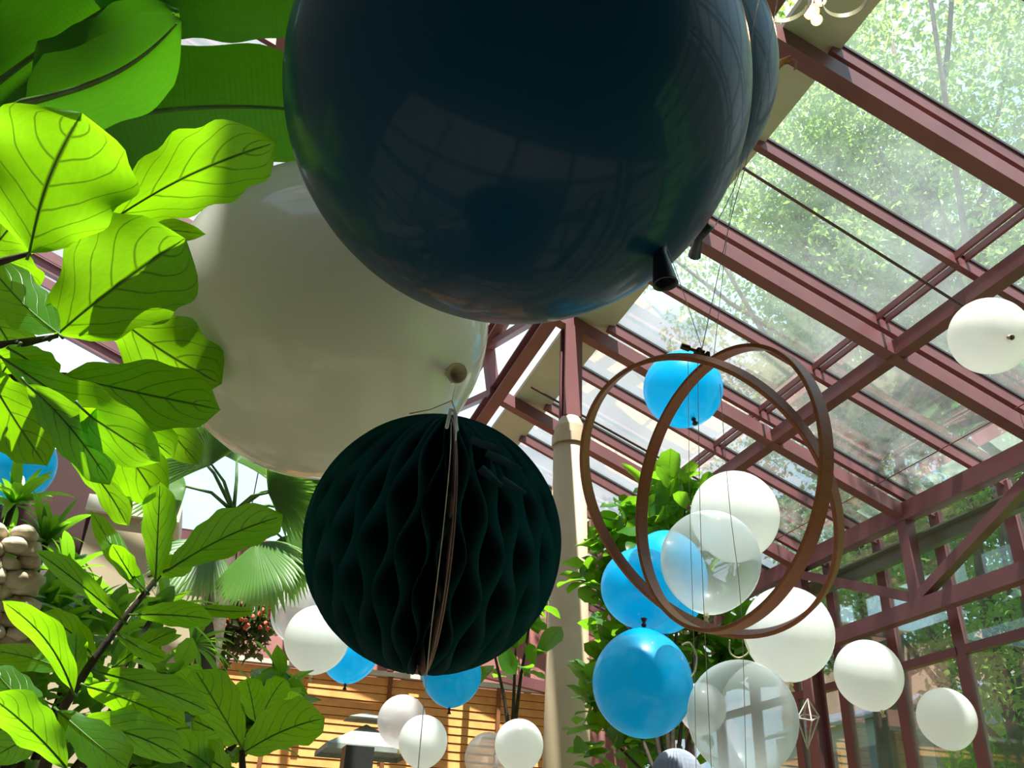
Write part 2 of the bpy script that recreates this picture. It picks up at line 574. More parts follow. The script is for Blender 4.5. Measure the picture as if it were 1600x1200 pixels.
# ridge truss running along the building
ZT0 = rz(X0, 0.05); ZT1 = ZT0 + 0.75
b = MB(); b.ibeam((X0, -4, ZT0), (X0, 16, ZT0), 0.16, 0.2, 0.022); struct('ridge_chord', b, M['steel'], ceiling)
b = MB(); b.ibeam((X0 - 0.15, -4, ZT1), (X0 - 0.15, 16, ZT1), 0.16, 0.2, 0.022); struct('ridge_chord', b, M['steel'], ceiling)
for i, y in enumerate(YM):
    b = MB(); b.beam((X0 - 0.02, y, ZT0), (X0 - 0.15, y, ZT1), 0.14, 0.14, Vector((0, 1, 0))); struct('truss_post', b, M['steel'], ceiling)
    b = MB(); b.beam((X0 - 0.03, y, ZT0 + 0.05), (X0 - 0.14, y + 2.0, ZT1 - 0.05), 0.09, 0.09, Vector((1, 0, 0))); struct('truss_diagonal', b, M['steel'], ceiling)
# upper roof, left of the truss
XU = X0 - 0.2


def uz(x, dz=0.0):
    return ZT1 + 0.1 + SL * (XU - x) + dz


YU = [y + 0.35 for y in YG]
for k, y in enumerate(YU):
    b = MB(); b.beam((-5.0, y, uz(-5.0, 0.1)), (XU + 0.2, y, uz(XU + 0.2, 0.1)), 0.07, 0.16, UP); struct('glazing_bar', b, M['steel'], ceiling)
    if k % 2 == 1:
        b = MB(); b.ibeam((-5.0, y, uz(-5.0, -0.12)), (XU + 0.1, y, uz(XU + 0.1, -0.12)), 0.13, 0.2, 0.022, UP); struct('rafter', b, M['steel'], ceiling)
for xx in (-2.4, -0.52, 0.9):
    b = MB(); b.ibeam((xx, -4, uz(xx, -0.12)), (xx, 16, uz(xx, -0.12)), 0.13, 0.18, 0.022); struct('purlin', b, M['steel'], ceiling)
for i in range(len(YG) - 1):
    xc = -0.8 if -0.5 < YG[i] < 0.5 else -0.52
    for (xa, xb) in ((-5.0, -2.4), (-2.4, xc), (xc, 0.9), (0.9, XU + 0.2)):
        b = MB(); ym = YU[i] + 0.5
        b.beam((xa, ym, uz(xa, 0.19)), (xb, ym, uz(xb, 0.19)), 0.93, 0.008, UP)
        solid = YG[i] < 0.5 and xa == xc  # opaque panes added to keep the sun off the foreground
        struct('added_shade_panel' if solid else 'glass_pane', b, M['cream'] if solid else M['roof_glass'], ceiling)

# glazed wall on the right
wr = setting('wall_right')
WX = 7.42
for y in YG:
    b = MB()
    b.beam((WX, y, 0), (WX, y, rz(7.42, 0.3)), 0.15, 0.06, Vector((1, 0, 0)))
    b.beam((WX + 0.03, y, 0), (WX + 0.03, y, rz(7.42, 0.3)), 0.06, 0.11, Vector((1, 0, 0)))
    struct('mullion', b, M['steel'], wr)
for i in range(len(YG) - 1):
    for z in (1.2, 2.45, 3.95):
        b = MB(); b.beam((WX, YG[i] + 0.05, z), (WX, YG[i + 1] - 0.05, z), 0.08, 0.09); struct('transom', b, M['steel'], wr)
    b = MB(); b.box((WX, YG[i] + 0.5, rz(7.42, 0.3) / 2), (0.008, 0.92, rz(7.42, 0.3))); struct('glass_pane', b, M['wall_glass'], wr)

b = MB(); b.beam((7.28, -4, 5.12), (7.28, 16, 5.12), 0.10, 0.14); b.beam((7.22, -4, 5.19), (7.22, 16, 5.19), 0.18, 0.02)
struct('trim_1', b, M['greygreen'])

# eave truss
truss = empty('steel_truss', (EX, 7.6, 4.35))
tag(truss, 'burgundy steel truss under the eave along the glazed wall', 'truss')
zb = 2.75 + 1.6
b = MB(); b.beam((EX, -4, zb), (EX, 13.7, zb), 0.13, 0.17); b.build('bottom_chord', M['steel'], truss)
for y in YM:
    b = MB(); b.beam((EX, y, zb + 0.085), (EX, y, EZ - 0.02), 0.14, 0.12, Vector((1, 0, 0))); b.build('post', M['steel'], truss)
for (ya, yb) in ((3.64, 1.64), (3.64, 5.64), (7.64, 5.64), (7.64, 9.64), (11.64, 9.64), (11.64, 13.64)):
    b = MB(); b.beam((EX, ya, zb + 0.1), (EX, yb, EZ - 0.05), 0.11, 0.11, Vector((1, 0, 0))); b.build('diagonal', M['steel'], truss)
for i, (y, lb) in enumerate(((9.64, 'burgundy steel post under the truss, the nearer one'), (13.64, 'burgundy steel post at the far end of the truss'))):
    b = MB(); b.ibeam((EX, y, 0), (EX, y, zb - 0.08), 0.18, 0.2, 0.025, Vector((1, 0, 0)))
    p = b.build('steel_post', M['steel'])
    tag(p, lb, 'post')

# left and back walls
b = MB(); b.box((-5.1, 6, 4.6), (0.2, 20, 9.2)); struct('wall_left', b, M['cream'])
b = MB(); b.box((1.2, -4.1, 4.6), (12.6, 0.2, 9.2)); struct('wall_front', b, M['darkgreen'])
b = MB(); b.box((1.3, 16.1, 3.4), (13, 0.2, 6.8)); struct('wall_back', b, M['pinkwall'])

# slatted timber screen
SY = 14.6
scr = setting('wall_screen')
b = MB(); b.box((2.0, SY + 0.12, 2.2), (7.6, 0.06, 4.4)); struct('backing_board', b, M['slatback'], scr)
b = MB()
z = 0.2
while z < 4.35:
    b.box((2.0, SY, z), (7.6, 0.02, 0.114), Matrix.Rotation(-0.12, 3, 'X'))
    z += 0.125
struct('slats', b, M['slat'], scr)
b = MB(); b.box((2.0, SY - 0.02, 4.44), (7.7, 0.16, 0.07)); struct('top_rail', b, M['white_band'], scr)
for xx in (-0.9, 0.9, 2.7, 4.5):
    b = MB(); b.box((xx, SY - 0.06, 2.2), (0.06, 0.05, 4.4)); struct('batten', b, M['slatback'], scr)

# red steel balcony frame in front of the back wall
bal = empty('balcony_frame', (2.6, 14.0, 4.6))
tag(bal, 'burgundy steel balcony frame above the timber slat screen', 'balcony')
b = MB(); b.beam((3.6, 13.9, 4.55), (6.4, 13.9, 4.2), 0.12, 0.16); b.build('rail', M['steel'], bal)
b = MB(); b.beam((-1.6, 14.2, 4.9), (3.6, 14.2, 4.75), 0.08, 0.12); b.build('rail', M['steel'], bal)
for xx in (-1.4, 0.0, 1.3, 2.6, 3.9, 5.2):
    b = MB(); b.beam((xx, 14.1, 4.4), (xx, 14.1, 6.1), 0.1, 0.1, Vector((1, 0, 0))); b.build('post', M['steel'], bal)
b = MB(); b.beam((-1.6, 14.2, 6.1), (5.6, 14.2, 6.1), 0.1, 0.14); b.build('rail', M['steel'], bal)

# ------------------------------------------------------------------ round column
cb = Vector((2.99, 7.64, 0))
colm = empty('column', cb)
tag(colm, 'tall tapering cream round column carrying a steel post', 'column')
ztop = 5.70
b = MB(); b.lathe(cb, (0, 0, 1), [(0, 0), (0, 0.235), (ztop - 0.2, 0.165), (ztop - 0.2, 0)], 48); b.build('shaft', M['cream'], colm, smooth=True)
for p in colm.children:
    for f in p.data.polygons:
        f.use_smooth = abs(f.normal.z) < 0.5
b = MB(); b.lathe(cb + Vector((0, 0, ztop - 0.22)), (0, 0, 1), [(0, 0.16), (0, 0.185), (0.10, 0.185), (0.10, 0.165), (0.2, 0.16), (0.32, 0.10), (0.32, 0)], 48); b.build('capital', M['cream'], colm)
b = MB(); b.ibeam(cb + Vector((0, 0, ztop + 0.1)), cb + Vector((0, 0, rz(2.99, 0.02))), 0.19, 0.17, 0.03, Vector((0, 1, 0))); b.build('steel_post', M['steel'], colm)
b = MB(); b.box(cb + Vector((0.22, -0.06, 4.55)), (0.09, 0.12, 0.30)); b.build('junction_box', M['cream'], colm)

# square cream pillars at the left
for (px, Y, w, lb) in ((178, 9.5, 0.75, 'wide square cream pillar behind the dark stemmed fig'),
                       (285, 11.5, 0.48, 'narrower cream pillar beside the timber slat screen')):
    p0 = PY(px, 950, Y)
    pl = empty('pillar', (p0.x, Y, 0)); tag(pl, lb, 'pillar')
    b = MB(); b.box((p0.x, Y, 2.3), (w, w, 4.6)); b.build('shaft', M['cream'], pl)
    b = MB(); b.box((p0.x, Y, 4.68), (w + 0.12, w + 0.12, 0.16)); b.build('cap', M['white_band'], pl)
b = MB(); b.box((-0.7, 12.3, 4.95), (4.2, 0.3, 0.5)); struct('trim_2', b, M['white_band'])
b = MB(); b.box(PY(100, 790, 9.3), (1.2, 0.1, 1.1)); o = b.build('wall_panel', M['darkbrown'])
tag(o, 'dark brown wall panel behind the blue balloon at the left edge', 'panel')

# ------------------------------------------------------------------ outside
b = MB(); b.box((28, 10, 5.5), (2, 60, 11)); o = b.build('brick_building', M['brick']); tag(o, 'pink brick building beyond the trees outside the glazed wall', 'building')
bb = empty('outbuilding', (17.1, 13, 0))
tag(bb, 'low grey building with sloping roof outside the glazed wall', 'building')
hz_ = PX(1500, 1092, 15.2).z
b = MB(); b.box((17.0, 13, hz_ / 2), (3.5, 20, hz_)); b.build('wall', M['greygreen'], bb)
b = MB(); b.beam((14.95, 13, hz_), (17.05, 13, hz_ + 0.75), 20.4, 0.08); b.beam((19.05, 13, hz_), (17.05, 13, hz_ + 0.75), 20.4, 0.08)
for k in range(6):
    x = 15.05 + k * 0.34
    b.beam((x, 2.9, hz_ + 0.07 + k * 0.121), (x, 23.1, hz_ + 0.07 + k * 0.121), 0.03, 0.03)
b.build('roof', M['roofgrey'], bb)
for k in range(7):
    b = MB(); b.box((15.23, 4.6 + k * 2.8, hz_ * 0.5), (0.05, 2.3, hz_ * 0.78)); b.build('window', M['darkpane'], bb)



# ---- leaf shapes
def prof_fiddle(v):
    return (0.30 + 0.70 * math.sin(PI * min(1, v ** 1.35) * 0.98) ** 0.8) * (min(1, v * 9) ** 0.6) * (1 - max(0, (v - 0.86) / 0.14) ** 2.2) if v < 1 else 0.0


def prof_oval(v):
    return math.sin(PI * v ** 0.85) ** 0.75 if 0 < v < 1 else 0.0


def prof_banana(v):
    return (min(1, v * 7) ** 0.5) * (1 - max(0, (v - 0.55) / 0.45) ** 2.4) if v < 1 else 0.0


PROFS = {'fig': prof_fiddle, 'oval': prof_oval, 'banana': prof_banana}


def leaf_geo(kind, base, tip, width, nrm, droop=0.0, cup=0.15, wav=0.03, seed=0, nu=8, nv=16, petiole=0.0):
    """returns verts, faces, uvs of one leaf in world space"""
    r = random.Random(seed)
    base = Vector(base); tip = Vector(tip)
    A = tip - base; L = A.length; A = A / L
    n = Vector(nrm); n = (n - A * n.dot(A)).normalized()
    S = A.cross(n)
    pr = PROFS[kind]
    f1, f2 = r.uniform(0, 6.28), r.uniform(0, 6.28)
    k1, k2 = r.uniform(3, 5), r.uniform(8, 12)
    vs = []; uv = []
    bend = r.uniform(-0.05, 0.05)
    for j in range(nv + 1):
        v = j / nv
        w = pr(v) * width / 2
        for i in range(-nu // 2, nu // 2 + 1):
            u = i / (nu / 2)
            ww = w * (1 + abs(u) * wav * 2.2 * math.sin(v * k2 * 2.2 + f2 + (2.0 if u > 0 else 0)))
            off = droop * L * 4 * v * (1 - v) * 0.25 - droop * L * v * v * 0.0
            wz = (u * u) * math.sin(v * k1 * 3.1 + f1 + (1.7 if u > 0 else 0)) * wav * width * 1.3
            p = base + A * (L * v) + S * (u * ww) + n * (off + cup * abs(u) ** 1.3 * ww + wz) + S * (bend * L * math.sin(PI * v))
            vs.append(p); uv.append((u, v))
    fs = []
    m = nu + 1
    for j in range(nv):
        for i in range(nu):
            a = j * m + i
            fs.append((a, a + 1, a + m + 1, a + m))
    return vs, fs, uv


def view_leaf(root, kind, mat, b0, t0, wpx, db, dt, roll=0.0, tiltup=0.0, droop=0.15, cup=0.15, wav=0.03, seed=0, stalk=None, nu=8, nv=16, name='leaf', rib=None):
    """a blade lying in a sloping plane through its base; roll leans that plane sideways"""
    base = P(b0[0], b0[1], db)
    g_ = random.Random(seed)
    if roll >= 1.8:
        pn = Vector((0.5, 0.8, -0.25))
    else:
        pn = Vector((-0.12 + roll * 0.7, 0.66 + g_.uniform(-.12, .12), 0.72 + g_.uniform(-.15, .15)))
    pn.normalize()
    rt = ray(*t0)
    k = (base - EYE).dot(pn) / rt.dot(pn)
    tip = EYE + rt * k
    dl = (tip - base).length / max(1e-6, (P(t0[0], t0[1], db) - base).length)
    if k <= 0 or dl > 2.2:
        tip = P(t0[0], t0[1], dt)
    mid = (base + tip) / 2
    view = (mid - EYE).normalized()
    A = (tip - base).normalized()
    n = (pn - A * pn.dot(A)).normalized()
    Sv = A.cross(n)
    roll = 0.0
    fs_ = max(0.4, (Sv - view * Sv.dot(view)).length)
    wpx = wpx / fs_
    dt = (tip - EYE).length * F / rt.length
    dm = (db + dt) / 2
    w = wpx * dm / F / max(0.35, abs(math.cos(roll)))
    vs, fs, uv = leaf_geo(kind, base, tip, w, n, droop, cup, wav, seed, nu, nv)
    b = MB(); b.add(vs, fs, uv)
    if stalk is not None:
        b.tube([stalk, (Vector(stalk) + base) / 2 + Vector((0, 0, 0.01)), base + A * 0.01], 0.0035, 6)
    lf = b.build(name, mat, root, smooth=True)
    if rib:
        # raised midrib under the blade
        r = MB()
        m = nu + 1
        pts = [Vector(vs[j * m + nu // 2]) - n * rib * 0.6 for j in range(0, nv, 1)]
        ext = base - A * (tip - base).length * (0.25 if kind == 'banana' else 0.05)
        r.tube([ext] + pts, [rib * 1.3] + [rib * (1 - 0.85 * k / len(pts)) for k in range(len(pts))], 8)
        ro = r.build('midrib', M['greenstem'], None, smooth=True)
        ro.parent = lf; ro.location = (0, 0, 0)
    return lf


def cloud_leaves(centers, radii, n, size, seed=1, shell=0.45, squash=1.0, aspect=0.55, kind='diamond'):
    """many small bent leaves scattered through ellipsoids -> MB with two quads each"""
    g = np.random.default_rng(seed)
    centers = np.array(centers, float); radii = np.array(radii, float)
    wts = radii ** 2; wts = wts / wts.sum()
    ci = g.choice(len(centers), n, p=wts)
    d = g.normal(size=(n, 3)); d /= np.linalg.norm(d, axis=1)[:, None]
    rr = (shell + (1 - shell) * g.random(n) ** 0.6)
    d[:, 2] *= squash
    pos = centers[ci] + d * (radii[ci] * rr)[:, None]
    # sub clusters so gaps open up
    a = g.normal(size=(n, 3)); a[:, 2] -= 0.5; a /= np.linalg.norm(a, axis=1)[:, None]
    nn = g.normal(size=(n, 3)); nn[:, 2] += 1.2
    s = np.cross(a, nn); s /= np.linalg.norm(s, axis=1)[:, None]
    nn = np.cross(s, a)
    sz = size * (0.6 + 0.8 * g.random(n))
    L = a * sz[:, None]; S = s * (sz * aspect / 2)[:, None]; Nn = nn * (sz * 0.12)[:, None]
    V = np.empty((n, 6, 3))
    V[:, 0] = pos; V[:, 1] = pos + L * 0.45 + S + Nn; V[:, 2] = pos + L * 0.45 ; V[:, 3] = pos + L * 0.45 - S + Nn; V[:, 4] = pos + L; V[:, 5] = pos + L
    V = V[:, :5]
    idx = np.arange(n)[:, None] * 5
    F1 = np.concatenate([idx + 0, idx + 1, idx + 4, idx + 2], 1)
    F2 = np.concatenate([idx + 0, idx + 2, idx + 4, idx + 3], 1)
    Fa = np.concatenate([F1, F2])
    uv = np.tile(np.array([(0, 0), (1, .5), (0, .5), (-1, .5), (0, 1)], np.float32), (n, 1))
    return V.reshape(-1, 3), Fa, uv


def np_mesh(name, V, Fa, uv, mat, parent=None, smooth=False):
    me = bpy.data.meshes.new(name)
    nvt, nf = len(V), len(Fa)
    me.vertices.add(nvt); me.vertices.foreach_set('co', V.astype(np.float32).ravel())
    me.loops.add(nf * 4); me.loops.foreach_set('vertex_index', Fa.astype(np.int32).ravel())
    me.polygons.add(nf); me.polygons.foreach_set('loop_start', (np.arange(nf) * 4).astype(np.int32))
    me.update(calc_edges=True)
    ul = me.uv_layers.new(name='UVMap')
    ul.data.foreach_set('uv', uv[Fa.ravel()].astype(np.float32).ravel())
    me.materials.append(mat)
    me.validate()
    o = bpy.data.objects.new(name, me); col.objects.link(o)
    if parent is not None:
        o.parent = parent; o.location = -Vector(parent.location)
    return o


def sub_centers(c, R, k, rs, seed, squash=0.8):
    g = np.random.default_rng(seed)
    d = g.normal(size=(k, 3)); d /= np.linalg.norm(d, axis=1)[:, None]
    d[:, 2] *= squash
    return np.array(c) + d * (R * g.random(k) ** 0.45)[:, None], rs * (0.6 + 0.8 * g.random(k))


def outdoor_tree(c, R, n, label, seed, size=0.2, trunk_r=0.22, k=46, squash=0.9):
    c = Vector(c)
    t = empty('tree', (c.x, c.y, 0)); tag(t, label, 'tree', 'trees outside the glass')
    cs, rs = sub_centers(c, R, k, R * 0.24, seed, squash)
    V, Fa, uv = cloud_leaves(cs, rs, int(n * 2.0), size * 0.66, seed, 0.2, 0.8)
    np_mesh('crown', V, Fa, uv, M['outer'], t)
    b = MB()
    b.tube([(c.x, c.y, 0), (c.x + 0.15, c.y, c.z * 0.4), (c.x - 0.1, c.y + 0.1, c.z * 0.75), (c.x, c.y, c.z + R * 0.4)], [trunk_r, trunk_r * .8, trunk_r * .5, trunk_r * .15], 10)
    b.build('trunk', M['bark'], t, smooth=True)
    rr = random.Random(seed)
    for q in range(9):
        tgt = Vector(cs[rr.randrange(len(cs))])
        h = rr.uniform(0.45, 0.85)
        st = Vector((c.x, c.y, c.z * h))
        mid = (st + tgt) / 2 + Vector((0, 0, -0.2))
        b = MB(); b.tube([st, mid, tgt], [trunk_r * .35, trunk_r * .2, 0.02], 6); b.build('branch', M['bark'], t, smooth=True)
    return t


outdoor_tree(P(1420, 170, 15), 4.6, 15000, 'tall leafy tree seen through the topmost roof panes', 11, 0.20)
outdoor_tree(P(1260, 360, 17), 3.9, 11000, 'airy tree seen through the roof panes above the hoops', 12, 0.20)
outdoor_tree(P(1560, 470, 14), 3.8, 11000, 'leafy tree seen through the roof behind the high white balloon', 13, 0.18)
outdoor_tree(P(1400, 660, 19), 4.0, 12000, 'darker tree seen through the lower roof panes', 14, 0.22)
outdoor_tree(P(1535, 860, 13), 2.6, 8000, 'tree with thick trunk just outside the glazed wall', 15, 0.17, trunk_r=0.26)
outdoor_tree(P(1370, 900, 19), 2.6, 8000, 'bushy tree outside the glazed wall behind the truss', 16, 0.18)
sh = empty('shrub', P(1585, 1215, 14)); tag(sh, 'low bright green shrub outside the glazed wall', 'shrub')
sh.location.z = 0
V, Fa, uv = cloud_leaves([tuple(P(1590, 1200, 14))], [1.1], 2500, 0.16, 21, 0.3, 0.6); np_mesh('crown', V, Fa, uv, M['bush'], sh)
b = MB(); b.tube([(sh.location.x, sh.location.y, 0), P(1590, 1200, 14)], 0.04, 6); b.build('stem', M['bark'], sh)


# ------------------------------------------------------------------ balloons
def on_sphere(px, py, c, r):
    d = ray(px, py).normalized()
    o = EYE - c
    bq = o.dot(d); cq = o.dot(o) - r * r
    return EYE + d * (-bq - math.sqrt(max(0, bq * bq - cq)))


def balloon_mesh(r, squash=1.0, neck_dir=(0, 0, -1), nu=48, nv=28, taper=0.06):
    """latex balloon about the origin, slightly pear shaped towards the neck"""
    ax = Vector(neck_dir).normalized()
    a = ax.orthogonal().normalized(); bb_ = ax.cross(a)
    b = MB()
    vs = []; fs = []
    for j in range(nv + 1):
        th = PI * j / nv
        z = math.cos(th)            # 1 at crown, -1 at neck
        rad = math.sin(th) * (1 + 0.0 * z)
        k = 1 + taper * max(0, -z) ** 6
        if j == nv: rad = 0.02
        if j == 0: rad = 0.0005
        for i in range(nu):
            t = 2 * PI * i / nu
            vs.append((-ax * z * k * squash + (a * math.cos(t) + bb_ * math.sin(t)) * rad) * r)
    for j in range(nv):
        for i in range(nu):
            fs.append((j * nu + i, j * nu + (i + 1) % nu, (j + 1) * nu + (i + 1) % nu, (j + 1) * nu + i))
    b.add(vs, fs)
    return b


def small_balloon(px, py, dpx, real, mat, neckmat, label, group, neck=(0.0, 0.0, -1.0), squash=1.02, name='balloon', depth=None):
    depth = depth or F * real / dpx
    c = P(px, py, depth)
    r = dpx * depth / F / 2
    root = empty(name, c); tag(root, label, 'balloon', group)
    mb = balloon_mesh(r, squash, neck)
    mb.build('envelope', mat, root, smooth=True, loc=(0, 0, 0))
    ax = Vector(neck).normalized()
    k = MB()
    L = r * squash * 1.045
    k.lathe(ax * L, ax, [(-0.02 * r, 0.05 * r), (0.03 * r, 0.035 * r), (0.06 * r, 0.06 * r), (0.09 * r, 0.05 * r), (0.11 * r, 0.03 * r), (0.2 * r, 0.075 * r), (0.21 * r, 0.06 * r), (0.12 * r, 0.02 * r)], 14)
    k.build('neck', neckmat, root, smooth=True, loc=(0, 0, 0))
    return root


G1 = 'small balloons by the hoops'
G2 = 'small balloons by the slat screen'
kb, kc = M['knot_blue'], M['knot_cream']
small_balloon(1067, 608, 123, .30, M['b_blue'], M['knot_dark'], 'blue balloon framed by the tops of the two wooden hoops', G1, (0.05, -0.35, -1), 0.98)
small_balloon(1148, 805, 136, .33, M['b_white'], kc, 'milky white balloon high inside the hoops, behind the frosted one', G1, (0, 0.3, -1), depth=4.2)
small_balloon(1110, 876, 154, .33, M['b_clear'], kc, 'frosted see-through balloon inside the hoops', G1, (-0.1, 0.1, -1), depth=3.0)
small_balloon(1041, 906, 128, .33, M['b_blue'], kb, 'blue balloon half hidden behind the frosted one and another blue one', G1, (0.1, 0.3, -1), 1.2, depth=4.0)
small_balloon(1002, 918, 126, .30, M['b_blue'], M['knot_dark'], 'darker blue balloon knotted above the big round blue one', G1, (0, -0.1, -1), 0.97, depth=3.45)
small_balloon(1004, 1068, 156, .35, M['b_blue'], M['knot_dark'], 'largest blue balloon right of the column, hanging upside down from its knot', G1, (0, -0.12, 1), 1.03, depth=3.15)
small_balloon(1232, 988, 138, .33, M['b_white'], kc, 'ivory white balloon behind the lower right curve of the hoops', G1, (0, 0.1, -1), depth=3.6)
small_balloon(1160, 1121, 170, .36, M['b_clear'], kc, 'largest frosted see-through balloon, below the hoops', G1, (0, 0.2, -1), depth=2.9)
small_balloon(1097, 1106, 74, .30, M['b_pearl'], kc, 'small pearly balloon seen behind the large frosted one', G1, (0, 0.1, -1), depth=5.4)
small_balloon(1357, 1054, 103, .30, M['b_white'], kc, 'round white balloon with cream knot in front of the glazed wall', G1, (0.1, -0.2, -1))
small_balloon(1479, 1122, 87, .30, M['b_white'], kc, 'smaller white balloon right of the cream-knotted one by the glazed wall', G1, (0.1, -0.1, -1), 1.04)
small_balloon(1546, 525, 120, .30, M['b_white'], M['knot_brown'], 'white balloon up against the glass roof by the end of the tie rod', G1, (-0.35, -0.9, -0.65), 0.95, depth=3.6)
small_balloon(465, 960, 82, .30, M['b_pearl'], kc, 'pearly balloon behind the ivory one, left of the tissue ball', G2, (0, 0.1, -1))
small_balloon(495, 998, 100, .30, M['b_white'], kc, 'ivory balloon in front at the lower left of the tissue ball', G2, (0, 0.2, -1))
small_balloon(546, 1018, 90, .30, M['b_blue'], M['knot_dark'], 'blue balloon peeping out left of the tissue ball', G2, (0, 0.0, -1), depth=5.0)
small_balloon(706, 1054, 92, .30, M['b_blue'], M['knot_dark'], 'blue balloon just below the tissue ball', G2, (0, 0.0, -1))
small_balloon(628, 1126, 76, .30, M['b_pearl'], kc, 'pinkish pearly balloon above a white one before the slat screen', G2, (0, 0.1, -1))
small_balloon(661, 1158, 76, .30, M['b_white'], kc, 'white balloon overlapping the pinkish one before the slat screen', G2, (0, 0.1, -1), depth=5.0)
small_balloon(764, 1185, 76, .30, M['b_pearl'], kc, 'pinkish balloon tucked behind the white one beside the column', G2, (0, 0.1, -1), depth=6.2)
small_balloon(811, 1164, 76, .30, M['b_white'], kc, 'white balloon just left of the round column', G2, (0, 0.1, -1))
small_balloon(22, 725, 122, .33, M['b_blue'], kb, 'blue balloon among the fig leaves at the left edge', None, (0, 0.0, -1), depth=4.2)

# giant navy balloon
DN = 1.74
cN = P(808, 151, DN); rN = 361 * DN / F * 0.985
big = empty('giant_balloon', cN); tag(big, 'giant glossy navy blue balloon with a dark neck, nearest overhead', 'balloon', 'giant balloons')
hN = on_sphere(1033, 392, cN, rN)
nb = hN - cN
DK = (hN - EYE).length * F / ray(1033, 392).length
balloon_mesh(rN, 1.0, nb, 96, 64, 0.0).build('envelope', M['b_navy'], big, smooth=True, loc=(0, 0, 0))
nd = nb.normalized() * rN
p0 = nd * 0.985
p2 = P(1040, 444, DK - 0.035) - cN
b = MB()
axn = (p2 - p0).normalized(); Ln = (p2 - p0).length
b.lathe(p0, axn, [(-0.01, 0.022), (0.0, 0.014), (Ln * .15, 0.012), (Ln * .35, 0.0145), (Ln * .75, 0.0195), (Ln * .97, 0.0215), (Ln, 0.0225), (Ln * 1.0, 0.0195), (Ln * .9, 0.017), (Ln * .4, 0.009), (Ln * .4, 0)], 28)
b.build('neck', M['knot_dark'], big, smooth=True, loc=(0, 0, 0))

DN2 = 2.9
cN2 = P(990, 118, DN2)
big2 = empty('giant_balloon', cN2); tag(big2, 'second navy blue balloon mostly hidden behind the giant one', 'balloon', 'giant balloons')
balloon_mesh(218 * DN2 / F, 1.0, (0.4, -0.5, -0.8), 64, 40, 0.03).build('envelope', M['b_navy'], big2, smooth=True, loc=(0, 0, 0))
b = MB(); b.tube([P(1085, 400, 2.7) - cN2, P(1092, 372, 2.65) - cN2, P(1108, 350, 2.62) - cN2], [0.02, 0.012, 0.02], 10)
b.build('neck', M['knot_dark'], big2, smooth=True, loc=(0, 0, 0))

DW = 2.52
cW = P(516, 502, DW)
bw = empty('giant_balloon', cW); tag(bw, 'giant ivory white balloon behind the navy one and the tissue ball', 'balloon', 'giant balloons')
hW = on_sphere(703, 582, cW, 247 * DW / F)
nb = hW - cW
DK = (hW - EYE).length * F / ray(703, 582).length
balloon_mesh(247 * DW / F, 1.0, nb, 96, 64, 0.0).build('envelope', M['b_bigwhite'], bw, smooth=True, loc=(0, 0, 0))
ax = nb.normalized(); p0 = ax * (247 * DW / F)
e = P(714, 583, DK - 0.07) - cW
axn = (e - p0).normalized(); Ln = (e - p0).length
b = MB(); b.lathe(p0, axn, [(-0.02, 0.03), (-0.005, 0.016), (Ln * .3, 0.012), (Ln * .7, 0.018), (Ln * .95, 0.026), (Ln, 0.026), (Ln * .97, 0.022), (Ln * .6, 0.006), (Ln * .6, 0)], 26)
b.build('neck', M['knot_brown'], bw, smooth=True, loc=(0, 0, 0))

# ------------------------------------------------------------------ honeycomb tissue ball
DH = 1.24
cH = P(677, 846, DH); RH = 203 * DH / F * 0.985
axH = (P(707, 640, DH) - P(655, 1052, DH)).normalized()
hb = empty('tissue_ball', cH); tag(hb, 'dark teal honeycomb tissue paper ball hanging on a thread', 'tissue ball')
vdir = (EYE - cH).normalized()
a0 = (vdir - axH * vdir.dot(axH)).normalized(); b0 = axH.cross(a0)
NF = 44
b = MB()
nz, nr = 46, 7
for i in range(NF):
    base_ang = 2 * PI * (i + 0.5) / NF
    sg = 1 if i % 2 else -1
    vs = []; fs = []; 
    for j in range(nz + 1):
        th = PI * (0.02 + 0.96 * j / nz)
        for k in range(nr + 1):
            rho = 0.12 + 0.88 * k / nr
            zz = math.cos(th) * RH * rho
            rad = math.sin(th) * RH * rho
            am = 0.86 * (PI / NF) * (1.0 - 0.35 * (k == nr))
            ang = base_ang + sg * am * math.sin(zz / RH * 3.1 * PI + 0.6 + 0.25 * math.sin(base_ang * 3))
            ang += 0.012 * math.sin(base_ang * 17 + th * 5)
            vs.append(axH * zz + (a0 * math.cos(ang) + b0 * math.sin(ang)) * rad)
    m = nr + 1
    for j in range(nz):
        for k in range(nr):
            fs.append((j * m + k, j * m + k + 1, (j + 1) * m + k + 1, (j + 1) * m + k))
    b.add(vs, fs)
b.tube([axH * (-RH * .93), axH * (RH * .93)], 0.024, 12)
b.build('honeycomb', M['tissue'], hb, smooth=True, loc=(0, 0, 0))
for sgn in (-1, 1):
    b = MB()
    ang = 0.13 + sgn * 0.008
    pts_o = []
    vs = []; fs = []
    for j in range(49):
        th = PI * j / 48
        o_ = axH * (math.cos(th) * RH * 1.0) + (a0 * math.cos(ang) + b0 * math.sin(ang)) * (math.sin(th) * RH * 1.0)
        q = (b0 * math.cos(ang) - a0 * math.sin(ang)) * 0.0008
        vs += [o_ + q, o_ - q, o_ * 0.3 - q, o_ * 0.3 + q]
    for j in range(48):
        for k in range(4):
            fs.append((j * 4 + k, j * 4 + (k + 1) % 4, j * 4 + 4 + (k + 1) % 4, j * 4 + 4 + k))
    b.add(vs, fs); o = b.build('cardboard_cover', M['card'], hb, smooth=False, loc=(0, 0, 0))
